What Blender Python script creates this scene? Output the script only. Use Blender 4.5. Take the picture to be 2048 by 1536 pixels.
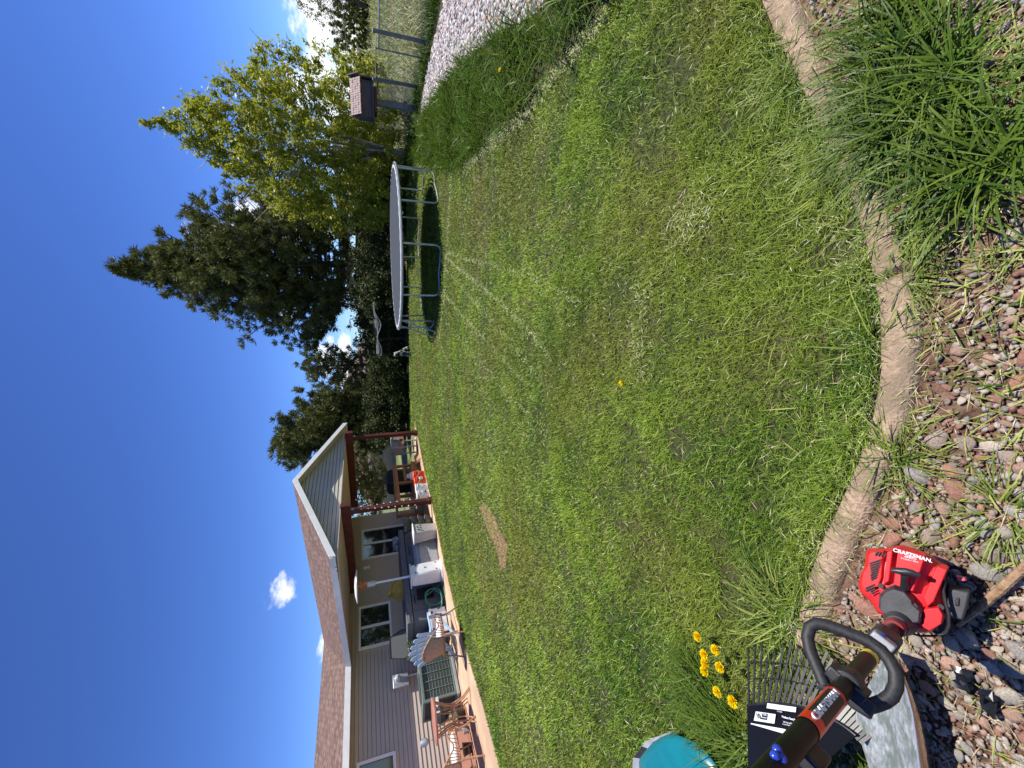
import bpy, bmesh, math, random
import numpy as np
from mathutils import Vector, Matrix
random.seed(7); rng = np.random.default_rng(7)
for o in list(bpy.data.objects): bpy.data.objects.remove(o)
S = bpy.context.scene
# ------------------------------------------------------------------ camera
f_ = 816.0; H = 1.6
D_ = np.array([2367., -108., f_]); D_ /= np.linalg.norm(D_)
UP = -D_
FW = np.array([0, 0, 1.]) - np.dot([0, 0, 1.], D_)*D_; FW /= np.linalg.norm(FW)
RT = np.cross(FW, UP)
if RT[1] > 0: RT = -RT
cam = bpy.data.cameras.new('camera'); co = bpy.data.objects.new('camera', cam); S.collection.objects.link(co)
M = Matrix(((RT[0], -RT[1], -RT[2], 0), (FW[0], -FW[1], -FW[2], 0), (UP[0], -UP[1], -UP[2], H), (0, 0, 0, 1)))
co.matrix_world = M
cam.sensor_width = 36; cam.lens = f_/2048*36; cam.clip_start = 0.05; cam.clip_end = 3000
S.camera = co
# ------------------------------------------------------------------ light
SUN = Vector((0.42, 0.10, 1.0)).normalized()
w = bpy.data.worlds.new('World'); S.world = w; w.use_nodes = True
nt = w.node_tree; nt.nodes.clear()
def N(nt, t, **k):
    n = nt.nodes.new(t)
    for a, b in k.items():
        if hasattr(n, a) and not isinstance(b, tuple): setattr(n, a, b)
    return n
wo = N(nt, 'ShaderNodeOutputWorld'); bg = N(nt, 'ShaderNodeBackground'); sky = N(nt, 'ShaderNodeTexSky')
sky.sky_type = 'NISHITA'; sky.sun_disc = False
sky.sun_elevation = math.asin(SUN.z); sky.sun_rotation = math.atan2(SUN.x, SUN.y)
sky.altitude = 1500; sky.air_density = 1.0; sky.dust_density = 0.3; sky.ozone_density = 2.5
bg.inputs[1].default_value = 0.125
# clouds, laid out by compass direction and elevation
geo = N(nt, 'ShaderNodeNewGeometry'); sep = N(nt, 'ShaderNodeSeparateXYZ'); nrm = N(nt, 'ShaderNodeVectorMath', operation='NORMALIZE')
tc = N(nt, 'ShaderNodeTexCoord'); nt.links.new(tc.outputs['Generated'], nrm.inputs[0]); nt.links.new(nrm.outputs[0], sep.inputs[0])
def MT(op, a, b=None, c=None):
    n = nt.nodes.new('ShaderNodeMath'); n.operation = op
    for i, v in enumerate((a, b, c)):
        if v is None: continue
        if isinstance(v, (int, float)): n.inputs[i].default_value = v
        else: nt.links.new(v, n.inputs[i])
    return n.outputs[0]
az = MT('ARCTAN2', sep.outputs[0], sep.outputs[1]); el = MT('ARCSINE', sep.outputs[2])
nz = N(nt, 'ShaderNodeTexNoise'); nz.inputs['Scale'].default_value = 13; nz.inputs['Detail'].default_value = 8; nz.inputs['Roughness'].default_value = 0.62
sc = N(nt, 'ShaderNodeVectorMath', operation='MULTIPLY'); sc.inputs[1].default_value = (1, 1, 1.8)
nt.links.new(nrm.outputs[0], sc.inputs[0]); nt.links.new(sc.outputs[0], nz.inputs['Vector'])
total = None
for a0, e0, wa, we, k in [(0.80, 0.055, 0.20, 0.075, 1.0), (0.62, 0.04, 0.2, 0.07, .9), (0.60, 0.09, .06, .035, .8), (-0.396, 0.183, 0.034, 0.035, .82), (-0.515, 0.105, 0.04, 0.025, .9), (0.05, 0.052, 0.10, 0.020, 1.0), (0.085, 0.09, 0.045, 0.022, .9),
                          (0.17, 0.16, 0.02, 0.02, .55), (0.30, 0.25, 0.07, 0.07, .8), (0.36, 0.16, 0.06, 0.10, .9), 
                          (0.55, 0.62, 0.10, 0.05, .18), (-1.3, .2, .3, .1, 1.), (2.2, .15, .6, .12, 1.), (3.0, .3, .2, .08, 1.)]:
    da = MT('DIVIDE', MT('SUBTRACT', az, a0), wa); de = MT('DIVIDE', MT('SUBTRACT', el, e0), we)
    q = MT('SUBTRACT', 1.0, MT('ADD', MT('MULTIPLY', da, da), MT('MULTIPLY', de, de)))
    m = MT('ADD', q, MT('MULTIPLY', MT('SUBTRACT', nz.outputs[0], 0.5), 5.0))
    mr = nt.nodes.new('ShaderNodeMapRange'); mr.interpolation_type = 'SMOOTHSTEP'; nt.links.new(m, mr.inputs[0])
    mr.inputs[1].default_value = 0.0; mr.inputs[2].default_value = 1.0; mr.inputs[4].default_value = k
    gate = nt.nodes.new('ShaderNodeMapRange'); nt.links.new(q, gate.inputs[0]); gate.inputs[1].default_value = -1.2; gate.inputs[2].default_value = 0.2
    mm = MT('MULTIPLY', mr.outputs[0], gate.outputs[0])
    total = mm if total is None else MT('MAXIMUM', total, mm)
mix = N(nt, 'ShaderNodeMixRGB'); mix.inputs[2].default_value = (7.2, 7.4, 7.8, 1)
hue = N(nt, 'ShaderNodeHueSaturation'); hue.inputs['Saturation'].default_value = 1.0; hue.inputs['Value'].default_value = 1.0
nt.links.new(sky.outputs[0], hue.inputs['Color'])
nt.links.new(total, mix.inputs[0]); gm = N(nt, 'ShaderNodeGamma'); gm.inputs[1].default_value = 1.3; ml = N(nt, 'ShaderNodeMixRGB'); ml.blend_type = 'MULTIPLY'; ml.inputs[0].default_value = 1; ml.inputs[2].default_value = (.31, .39, .58, 1)
nt.links.new(hue.outputs[0], gm.inputs[0]); nt.links.new(gm.outputs[0], ml.inputs[1]); nt.links.new(ml.outputs[0], mix.inputs[1]); nt.links.new(mix.outputs[0], bg.inputs[0]); nt.links.new(bg.outputs[0], wo.inputs[0])
sl = bpy.data.lights.new('sun', 'SUN'); sl.energy = 5.0; sl.angle = math.radians(.5); sl.color = (1, .95, .87)
so = bpy.data.objects.new('sun', sl); S.collection.objects.link(so); so.rotation_euler = (-SUN).to_track_quat('-Z', 'Y').to_euler(); so.location = (5, 2, 20)
S.view_settings.view_transform = 'Standard'; S.view_settings.look = 'None'; S.view_settings.gamma = 1; S.view_settings.exposure = 0.47

# ------------------------------------------------------------------ survey helpers (measured photo points -> real positions)
def ray(x, y):
    v = np.array([x-1024., y-768., f_]); return np.array([v@RT, v@FW, v@UP])
def G(x, y, z=0.0):
    r = ray(x, y); t = (z-H)/r[2]; p = r*t; return Vector((p[0], p[1], z))
def U(x, y, d):
    p = ray(x, y)*d/f_; return Vector((p[0], p[1], p[2]+H))
def AT(x, y, Y):
    r = ray(x, y); p = r*Y/r[1]; return Vector((p[0], p[1], p[2]+H))
HW = Vector((.4713, .882, 0)).normalized(); HN = Vector((-HW.y, HW.x, 0)); HO = Vector((-3.48, 12.78, 0)); HA = math.atan2(HW.y, HW.x)
def HP(s, t, z=0.0): return HO + HW*s + HN*t + Vector((0, 0, z))
def WS(x, y, t):
    "point of the vertical plane at depth t (house frame) -> (s, t, z)"
    r = Vector(ray(x, y)); k = (t + HO.dot(HN))/r.dot(HN); p = r*k
    return (p - HO).dot(HW), t, p.z + H
def toH(p): q = Vector(p) - HO; return q.dot(HW), q.dot(HN), p[2]

# ------------------------------------------------------------------ materials
MATS = {}
def mat(name, c1, c2=None, scale=8, detail=4, rough=.7, metal=0, bump=0, bscale=None, tint=False, transl=0, spec=.5, coat=0, rnd=0, stretch=None, contrast=(0.35, 0.65), c3=None, s3=1.0, uv=False):
    if name in MATS: return MATS[name]
    m = bpy.data.materials.new(name); m.use_nodes = True; MATS[name] = m
    nt = m.node_tree; b = nt.nodes['Principled BSDF']; out = nt.nodes['Material Output']
    b.inputs['Roughness'].default_value = rough; b.inputs['Metallic'].default_value = metal
    b.inputs['Specular IOR Level'].default_value = spec; b.inputs['Coat Weight'].default_value = coat
    L = nt.links.new
    tc = nt.nodes.new('ShaderNodeTexCoord'); vec = tc.outputs['UV' if uv else 'Object']
    if stretch:
        mp = nt.nodes.new('ShaderNodeMapping'); mp.inputs['Scale'].default_value = stretch; L(vec, mp.inputs[0]); vec = mp.outputs[0]
    def noise(s, d=detail):
        n = nt.nodes.new('ShaderNodeTexNoise'); n.inputs['Scale'].default_value = s; n.inputs['Detail'].default_value = d; L(vec, n.inputs['Vector']); return n.outputs['Fac']
    def ramp(fac, lo, hi):
        r = nt.nodes.new('ShaderNodeMapRange'); L(fac, r.inputs[0]); r.inputs[1].default_value = lo; r.inputs[2].default_value = hi; return r.outputs[0]
    def mixc(fac, a, c, blend='MIX'):
        x = nt.nodes.new('ShaderNodeMixRGB'); x.blend_type = blend
        for i, v in ((0, fac), (1, a), (2, c)):
            if isinstance(v, (int, float)): x.inputs[i].default_value = v
            elif isinstance(v, tuple): x.inputs[i].default_value = (*v, 1)
            else: L(v, x.inputs[i])
        return x.outputs[0]
    col = tuple(c1)
    if c2 is not None:
        if tint:
            at = nt.nodes.new('ShaderNodeAttribute'); at.attribute_name = 'tint'; fac = at.outputs['Fac']
        else: fac = ramp(noise(scale), *contrast)
        col = mixc(fac, tuple(c1), tuple(c2))
    if c3 is not None: col = mixc(ramp(noise(s3, 5), .45, .62), col, tuple(c3))
    if rnd:
        oi = nt.nodes.new('ShaderNodeObjectInfo'); h = nt.nodes.new('ShaderNodeHueSaturation')
        L(ramp(oi.outputs['Random'], 0, 1), h.inputs['Value']); h.inputs['Value'].default_value = 1
        mr = nt.nodes.new('ShaderNodeMapRange'); L(oi.outputs['Random'], mr.inputs[0]); mr.inputs[3].default_value = 1-rnd; mr.inputs[4].default_value = 1+rnd; L(mr.outputs[0], h.inputs['Value'])
        if isinstance(col, tuple): h.inputs['Color'].default_value = (*col, 1)
        else: L(col, h.inputs['Color'])
        col = h.outputs[0]
    if isinstance(col, tuple): b.inputs['Base Color'].default_value = (*col, 1)
    else: L(col, b.inputs['Base Color'])
    if bump:
        bn = nt.nodes.new('ShaderNodeBump'); bn.inputs['Strength'].default_value = bump; bn.inputs['Distance'].default_value = .02
        L(noise(bscale or scale*3, 6), bn.inputs['Height']); L(bn.outputs[0], b.inputs['Normal'])
    if transl:
        t = nt.nodes.new('ShaderNodeBsdfTranslucent'); ms = nt.nodes.new('ShaderNodeMixShader'); ms.inputs[0].default_value = transl
        if isinstance(col, tuple): t.inputs[0].default_value = (*col, 1)
        else: L(col, t.inputs[0])
        L(b.outputs[0], ms.inputs[1]); L(t.outputs[0], ms.inputs[2]); L(ms.outputs[0], out.inputs[0])
    return m

# ------------------------------------------------------------------ mesh helpers
def tag(o, label=None, cat=None, group=None, kind=None):
    for k, v in (('label', label), ('category', cat), ('group', group), ('kind', kind)):
        if v: o[k] = v
    return o
def thing(name, label, cat, loc=(0, 0, 0), rz=0, group=None):
    o = bpy.data.objects.new(name, None); o.empty_display_size = .1; S.collection.objects.link(o)
    o.location = loc; o.rotation_euler = (0, 0, rz); return tag(o, label, cat, group)
def hthing(name, label, cat, s, t, z=0, rot=0, group=None): return thing(name, label, cat, HP(s, t, z), HA+rot, group)
class MB:
    def __init__(s): s.v = []; s.f = []; s.mi = []; s.cur = 0; s.X = None
    def add(s, vs, fs):
        b = len(s.v)
        for v in vs: s.v.append(tuple(s.X @ Vector(v)) if s.X else tuple(v))
        for f in fs: s.f.append([i+b for i in f]); s.mi.append(s.cur)
        return s
    def box(s, c, d, R=None):
        c = Vector(c); x, y, z = [k/2 for k in d]; vs = []
        for i in (-1, 1):
            for j in (-1, 1):
                for k in (-1, 1):
                    p = Vector((i*x, j*y, k*z)); vs.append(c + (R @ p if R else p))
        return s.add(vs, [(0, 1, 3, 2), (4, 6, 7, 5), (0, 4, 5, 1), (2, 3, 7, 6), (0, 2, 6, 4), (1, 5, 7, 3)])
    def bar(s, a, b, wd, th=None, upv=(0, 0, 1)):
        a, b = Vector(a), Vector(b); d = (b-a); l = d.length; d.normalize(); u = Vector(upv)
        if abs(d.dot(u)) > .95: u = Vector((1, 0, 0))
        r = d.cross(u).normalized(); u = r.cross(d)
        R = Matrix((d, r, u)).transposed(); return s.box((a+b)/2, (l, wd, th or wd), R)
    def tube(s, pts, r, n=8, caps=True):
        pts = [Vector(p) for p in pts]; rs = r if isinstance(r, (list, tuple)) else [r]*len(pts)
        vs = []; fs = []; pr = None
        for i, p in enumerate(pts):
            d = (pts[min(i+1, len(pts)-1)] - pts[max(i-1, 0)]).normalized()
            if pr is None: pr = d.orthogonal().normalized()
            pr = (pr - d*pr.dot(d)).normalized(); q = d.cross(pr)
            for k in range(n):
                a = 2*math.pi*k/n; vs.append(p + (pr*math.cos(a) + q*math.sin(a))*rs[i])
        for i in range(len(pts)-1):
            for k in range(n): fs.append((i*n+k, i*n+(k+1) % n, (i+1)*n+(k+1) % n, (i+1)*n+k))
        if caps: fs.append(tuple(range(n))[::-1]); fs.append(tuple((len(pts)-1)*n+k for k in range(n)))
        return s.add(vs, fs)
    def lathe(s, prof, n=16, c=(0, 0, 0), axis=None):
        c = Vector(c); vs = []; fs = []
        R = Vector((0, 0, 1)).rotation_difference(Vector(axis)).to_matrix() if axis is not None else Matrix.Identity(3)
        for r, z in prof:
            for k in range(n):
                a = 2*math.pi*k/n; vs.append(c + R @ Vector((r*math.cos(a), r*math.sin(a), z)))
        for i in range(len(prof)-1):
            for k in range(n): fs.append((i*n+k, i*n+(k+1) % n, (i+1)*n+(k+1) % n, (i+1)*n+k))
        fs.append(tuple(range(n))[::-1]); fs.append(tuple((len(prof)-1)*n+k for k in range(n)))
        return s.add(vs, fs)
    def prism(s, pts, off, scale=1.0):
        pts = [Vector(p) for p in pts]; off = Vector(off); n = len(pts); c = sum(pts, Vector())/n
        top = [c + (p-c)*scale + off for p in pts]
        return s.add(pts + top, [tuple(range(n))[::-1], tuple(range(n, 2*n))] + [(i, (i+1) % n, n+(i+1) % n, n+i) for i in range(n)])
    def dome(s, pts, off, prof=((1, 0), (.98, .5), (.9, .85), (.7, .97), (.35, 1)), back=True):
        pts = [Vector(p) for p in pts]; off = Vector(off); n = len(pts); c = sum(pts, Vector())/n; vs = []; fs = []
        for sc, h in prof: vs += [c + (p-c)*sc + off*h for p in pts]
        for i in range(len(prof)-1):
            for k in range(n): fs.append((i*n+k, i*n+(k+1) % n, (i+1)*n+(k+1) % n, (i+1)*n+k))
        fs.append(tuple((len(prof)-1)*n+k for k in range(n)))
        if back: fs.append(tuple(range(n))[::-1])
        return s.add(vs, fs)
    def ell(s, c, r, n=10, m=7):
        vs = [(0, 0, -1)]; fs = []
        for i in range(1, m):
            a = -math.pi/2 + math.pi*i/m
            for k in range(n): vs.append((math.cos(a)*math.cos(2*math.pi*k/n), math.cos(a)*math.sin(2*math.pi*k/n), math.sin(a)))
        vs.append((0, 0, 1)); L = len(vs)-1
        for k in range(n): fs.append((0, 1+(k+1) % n, 1+k)); fs.append((L, L-n+k, L-n+(k+1) % n))
        for i in range(m-2):
            for k in range(n): a = 1+i*n; fs.append((a+k, a+(k+1) % n, a+n+(k+1) % n, a+n+k))
        return s.add([Vector((c[0]+v[0]*r[0], c[1]+v[1]*r[1], c[2]+v[2]*r[2])) for v in vs], fs)
    def build(s, name, m, parent=None, smooth=35, bevel=0, label=None, loc=None, recalc=True):
        me = bpy.data.meshes.new(name); o = bpy.data.objects.new(name, me); S.collection.objects.link(o)
        L = Vector(loc) if loc is not None else Vector((0, 0, 0))
        me.from_pydata([tuple(Vector(v)-L) for v in s.v], [], s.f)
        for k in (m if isinstance(m, (list, tuple)) else [m]): me.materials.append(k)
        if len(me.materials) > 1: me.polygons.foreach_set('material_index', s.mi)
        if recalc:
            b = bmesh.new(); b.from_mesh(me); bmesh.ops.recalc_face_normals(b, faces=b.faces); b.to_mesh(me); b.free()
        if smooth:
            me.polygons.foreach_set('use_smooth', [True]*len(me.polygons)); me.set_sharp_from_angle(angle=math.radians(smooth))
        if bevel:
            bv = o.modifiers.new('bevel', 'BEVEL'); bv.width = bevel; bv.segments = 2; bv.limit_method = 'ANGLE'
        if parent is not None:
            o.parent = parent
            if loc is None and getattr(s, 'world', False): pass
        elif loc is not None: o.location = loc
        if label: o['label'] = label
        return o
def npmesh(name, V, F, m, tint=None, parent=None, smooth=False, loc=None, split=None):
    "fast mesh from numpy: V (n,3), F (k,3) or (k,4) int or list of such"
    me = bpy.data.meshes.new(name); Fs = F if isinstance(F, list) else [F]
    if loc is not None: V = V - np.array(loc)
    me.vertices.add(len(V)); me.vertices.foreach_set('co', V.astype(np.float32).ravel())
    idx = np.concatenate([a.ravel() for a in Fs]); tot = np.concatenate([np.full(len(a), a.shape[1]) for a in Fs])
    st = np.concatenate([[0], np.cumsum(tot)[:-1]])
    me.loops.add(len(idx)); me.loops.foreach_set('vertex_index', idx.astype(np.int32))
    me.polygons.add(len(tot)); me.polygons.foreach_set('loop_start', st.astype(np.int32)); me.polygons.foreach_set('loop_total', tot.astype(np.int32))
    if smooth: me.polygons.foreach_set('use_smooth', np.ones(len(tot), bool))
    me.update(calc_edges=True)
    if tint is not None:
        a = me.attributes.new('tint', 'FLOAT', 'POINT'); a.data.foreach_set('value', tint.astype(np.float32))
    for k in (m if isinstance(m, list) else [m]): me.materials.append(k)
    o = bpy.data.objects.new(name, me); S.collection.objects.link(o)
    if loc is not None and parent is None: o.location = loc
    if parent is not None: o.parent = parent
    return o
def inpoly(x, y, poly):
    r = np.zeros(len(x), bool); n = len(poly)
    for i in range(n):
        x1, y1 = poly[i][0], poly[i][1]; x2, y2 = poly[(i+1) % n][0], poly[(i+1) % n][1]
        c = ((y1 > y) != (y2 > y)) & (x < (x2-x1)*(y-y1)/((y2-y1) if y2 != y1 else 1e-9) + x1); r ^= c
    return r
def blades(P, h, wd, lean, bend, az=None):
    "grass blades: P (n,3) base, h height, wd width, lean/bend amounts. 5 verts each"
    n = len(P); az = rng.uniform(0, 2*np.pi, n) if az is None else az
    dx, dy = np.cos(az), np.sin(az); a2 = az + np.pi/2 + rng.normal(0, .5, n); sx, sy = np.cos(a2)*wd/2, np.sin(a2)*wd/2
    V = np.zeros((n, 7, 3))
    def at(t):
        hor = h*(lean*t + bend*t*t); ver = h*(t*np.sqrt(np.maximum(0.15, 1-lean**2)) - .45*bend*t*t*t)
        return np.stack([P[:, 0]+dx*hor, P[:, 1]+dy*hor, P[:, 2]+ver], 1)
    for k, (t, ws) in enumerate(((0, .8), (.4, 1), (.75, .7))):
        c = at(t); V[:, 2*k] = c; V[:, 2*k+1] = c
        V[:, 2*k, 0] -= sx*ws; V[:, 2*k, 1] -= sy*ws; V[:, 2*k+1, 0] += sx*ws; V[:, 2*k+1, 1] += sy*ws
    V[:, 6] = at(1.0)
    b = (np.arange(n)*7)[:, None]
    return V.reshape(-1, 3), [np.concatenate([b+[0, 1, 3, 2], b+[2, 3, 5, 4]]), b+[4, 5, 6]]
def quads(C, A, B):
    "leaf quads (diamonds): centre C, half axes A, B"
    n = len(C); V = np.stack([C-A, C-B*.8+A*.1, C+A, C+B*.8+A*.1], 1).reshape(-1, 3); b = (np.arange(n)*4)[:, None]; return V, b+[0, 1, 2, 3]
def rv(n): v = rng.normal(size=(n, 3)); return v/np.linalg.norm(v, axis=1)[:, None]
def text3d(name, body, p, xdir, ydir, size, m, parent, depth=.0006, loc=(0, 0, 0), bold=0.0, sx=1.0):
    c = bpy.data.curves.new(name, 'FONT'); c.body = body; c.size = size; c.extrude = depth; c.align_x = 'CENTER'; c.align_y = 'CENTER'; c.offset = bold
    t = bpy.data.objects.new(name, c); S.collection.objects.link(t)
    me = bpy.data.meshes.new_from_object(t.evaluated_get(bpy.context.evaluated_depsgraph_get())); bpy.data.objects.remove(t); me.name = name
    o = bpy.data.objects.new(name, me); S.collection.objects.link(o); me.materials.clear(); me.materials.append(m)
    x = Vector(xdir).normalized(); y = Vector(ydir); y = (y-x*y.dot(x)).normalized(); z = x.cross(y)
    R = Matrix((x*sx, y, z)).transposed().to_4x4(); R.translation = Vector(p)-Vector(loc); me.transform(R); o.parent = parent; return o
# ------------------------------------------------------------------ ground
m_field = mat('field', (.11, .13, .03), (.24, .22, .09), 1.2, 8, .9, c3=(.07, .11, .02), s3=.25)
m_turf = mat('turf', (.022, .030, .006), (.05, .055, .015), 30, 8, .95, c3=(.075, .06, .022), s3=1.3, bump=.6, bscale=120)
m_dirt = mat('dirt', (.075, .036, .022), (.18, .10, .062), 18, 12, .95, bump=1.2, bscale=60, c3=(.24, .155, .10), s3=7)
m_conc = mat('patio_concrete', (.50, .345, .225), (.60, .42, .28), 3, 10, .85, bump=.25, bscale=60, c3=(.43, .29, .19), s3=1.1)
m_curb = mat('curb_concrete', (.29, .20, .13), (.45, .325, .225), 60, 12, .92, bump=.6, bscale=110, c3=(.24, .18, .115), s3=8)
b = MB(); NG = 60
for i in range(NG+1):
    for j in range(NG+1):
        b.v.append(((i/NG-.5)*1600, (j/NG-.5)*1600+400, -.012))
for i in range(NG):
    for j in range(NG): k = i*(NG+1)+j; b.f.append([k, k+NG+1, k+NG+2, k+1]); b.mi.append(0)
tag(b.build('ground', m_field, smooth=0), kind='structure')
def sheet(name, pts, z, m, kind='structure'):
    from mathutils.geometry import delaunay_2d_cdt
    n = len(pts); v, _, f, *_r = delaunay_2d_cdt([Vector((p[0], p[1])) for p in pts], [(i, (i+1) % n) for i in range(n)], [], 1, 1e-5)
    me = bpy.data.meshes.new(name); fs = []
    for t in f:
        t = list(t); ar = sum(v[t[i]].x*v[t[(i+1) % len(t)]].y - v[t[(i+1) % len(t)]].x*v[t[i]].y for i in range(len(t)))
        fs.append(t if ar > 0 else t[::-1])
    me.from_pydata([(p.x, p.y, z) for p in v], [], fs); me.materials.append(m); o = bpy.data.objects.new(name, me); S.collection.objects.link(o); return tag(o, kind=kind)
xy = lambda pl: [tuple(G(*p)[:2]) for p in pl]
curb_in = [(1440, -260), (1500, -90), (1528, 20), (1560, 100), (1612, 190), (1680, 330), (1712, 420), (1738, 480), (1757, 560), (1768, 640), (1772, 750), (1752, 850), (1712, 940), (1665, 1040), (1625, 1130), (1598, 1210), (1585, 1300), (1585, 1400), (1590, 1536), (1600, 1700)]
curb_c = xy(curb_in)
def spline(pts, k=8):
    P = [Vector(p) for p in pts]; P = [P[0]*2-P[1]] + P + [P[-1]*2-P[-2]]; out = []
    for i in range(1, len(P)-2):
        for j in range(k):
            t = j/k; a, b_, c, d = P[i-1:i+3]
            out.append(tuple(.5*((2*b_) + (c-a)*t + (2*a-5*b_+4*c-d)*t*t + (3*b_-a-3*c+d)*t**3)))
    return out + [tuple(P[-2])]
for _ in range(2): curb_c = [curb_c[0]] + [tuple((Vector(a)+Vector(b)*2+Vector(c))/4) for a, b, c in zip(curb_c, curb_c[1:], curb_c[2:])] + [curb_c[-1]]
curb_c = spline(curb_c)
patio_edge = xy([(837, 875), (850, 945), (863, 1000), (872, 1040), (888, 1120), (905, 1190), (912, 1225), (930, 1290), (955, 1370), (975, 1440), (1000, 1530), (1040, 1690)])
band_out = xy([(905, 345), (925, 335), (950, 318), (1010, 262), (1060, 215), (1120, 130), (1170, 70), (1215, 20), (1250, -30), (1290, -120)])
band_in = xy([(1215, -120), (1120, -20), (1075, 25), (1010, 62), (962, 95), (925, 130), (895, 165), (868, 205), (846, 240), (832, 285), (838, 325)])
far_edge = [(8.9, 15.6), (6.5, 16.4), (4.5, 17.0), (1.5, 17.8), (-1.0, 19.0), (-2.2, 20.6)]
lawn_poly = curb_c[::-1][:-1] + [(3.6, -.9), (4.6, .6)] + band_out[::-1] + [xy([(838, 325)])[0], (7.6, 13.4), (8.6, 14.6)] + far_edge + [(p[0], p[1]) for p in patio_edge] + [(-7, 2), (-7, -1), (-2.5, -1)]
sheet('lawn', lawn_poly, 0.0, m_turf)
sheet('dirt_bed', [(-3.5, -2), (4, -2), (4, 1.9), (-3.5, 1.9)], -.006, m_dirt)
sheet('verge', [(2.2, 1.95), (9.6, 1.95), (9.6, 15.5), (4.0, 15.5)], -.008, m_turf)
# patio slab
pe = [toH((p[0], p[1], 0)) for p in patio_edge]
pts = [HP(s, t, 0) for s, t, _ in pe] + [HP(-10, -2.2), HP(-10, 3.6), HP(4.6, 3.6), HP(4.6, pe[0][1])]
b = MB(); b.prism([(p.x, p.y, -.1) for p in pts], (0, 0, .115)); tag(b.build('patio', m_conc, smooth=0), kind='structure')
# planting bed along the wall
m_mulch = mat('mulch', (.24, .095, .06), (.42, .20, .13), 40, 8, .95, bump=.8, bscale=90)
bp = [HP(-4.9, 1.55), HP(-5.3, .82), HP(-7.5, .75), HP(-10, .75), HP(-10, 3.48), HP(-4.9, 3.48)]
b = MB(); b.prism([(p.x, p.y, .0) for p in bp], (0, 0, .035)); tag(b.build('mulch_bed', m_mulch, smooth=0), kind='structure')
# concrete edging: mitred cast pieces
def offset_path(pts, d):
    out = []
    for i, p in enumerate(pts):
        a = Vector(pts[max(i-1, 0)]); c = Vector(pts[min(i+1, len(pts)-1)]); t = (c-a).normalized(); out.append(Vector(p)+Vector((t.y, -t.x))*d)
    return out
def resample(pts, step):
    out = [Vector(pts[0])]
    for a, c in zip(pts, pts[1:]):
        a, c = Vector(a), Vector(c); l = (c-a).length; n = max(1, int(l/step))
        for k in range(1, n+1): out.append(a.lerp(c, k/n))
    return out
cp = resample(curb_c, .02)
WC = -.115
side = offset_path([tuple(p) for p in cp], -WC if False else .0)
test = offset_path([tuple(p) for p in cp], .1); sgn = 1 if (test[len(test)//2] - Vector(G(1900, 750)[:2])).length < (cp[len(cp)//2]-Vector(G(1900, 750)[:2])).length else -1
b = MB(); prof = [(.004, -.05), (.004, .010), (.014, .026), (.045, .031), (.076, .029), (.094, .016), (.102, -.012), (.102, -.08)]
rows = [offset_path([tuple(p) for p in cp], sgn*d) for d, z in prof]
n = len(cp); jr = rng.normal(0, 1, (n, len(prof)))
for i in range(n):
    for k, (d, z) in enumerate(prof):
        joint = 0 if i % 26 else -.03
        wob = .003*math.sin(i*.13+k*.5)+.0010*jr[i, k]
        q = rows[k][i] + (rows[-1][i]-rows[0][i]).normalized()*wob
        b.v.append((q.x, q.y, z + (joint if z > 0 else 0) + .0007*jr[i, (k+3) % 8]))
K = len(prof)
for i in range(n-1):
    for k in range(K-1): b.f.append([i*K+k, i*K+k+1, (i+1)*K+k+1, (i+1)*K+k]); b.mi.append(0)
tag(b.build('curb', m_curb, smooth=50), kind='structure')

# ------------------------------------------------------------------ grass
m_blade = mat('lawn_blades', (.034, .105, .004), (.37, .50, .055), tint=True, rough=.5, transl=.16, spec=.22, c3=(.20, .23, .03), s3=.55)
m_tall = mat('tall_grass_blades', (.020, .062, .004), (.19, .26, .03), tint=True, rough=.45, transl=.28, spec=.25, c3=(.10, .18, .02), s3=2.2)
m_clip = mat('clippings', (.30, .34, .12), (.62, .60, .34), tint=True, rough=.6, transl=.2)
m_weed = mat('weed_leaf', (.06, .12, .012), (.36, .40, .09), tint=True, rough=.5, transl=.18, spec=.25)
dirt1 = xy([(968, 1005), (958, 1015), (966, 1030), (975, 1060), (990, 1090), (1004, 1140), (1012, 1135), (1016, 1090), (1005, 1070), (990, 1035), (980, 1015)])
LP = np.array(lawn_poly)
Ps = []
for (d0, d1, dens) in ((0, 2.2, 17000), (2.2, 3.6, 10500), (3.6, 5.5, 5600), (5.5, 8.5, 2900), (8.5, 13, 1400), (13, 21, 650)):
    x0, x1, y0, y1 = -min(8, d1), min(9, d1), 0, d1
    n = int((x1-x0)*(y1-y0)*dens); x = rng.uniform(x0, x1, n); y = rng.uniform(y0, y1, n); d = np.hypot(x, y)
    k = (d >= d0) & (d < d1) & inpoly(x, y, lawn_poly) & (np.arctan2(x, y) > -.85) & (np.arctan2(x, y) < 1.08); Ps.append((x[k], y[k]))
x = np.concatenate([p[0] for p in Ps]); y = np.concatenate([p[1] for p in Ps]); d = np.hypot(x, y)
k = ~(inpoly(x, y, dirt1) & (rng.random(len(x)) < .45))
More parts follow.
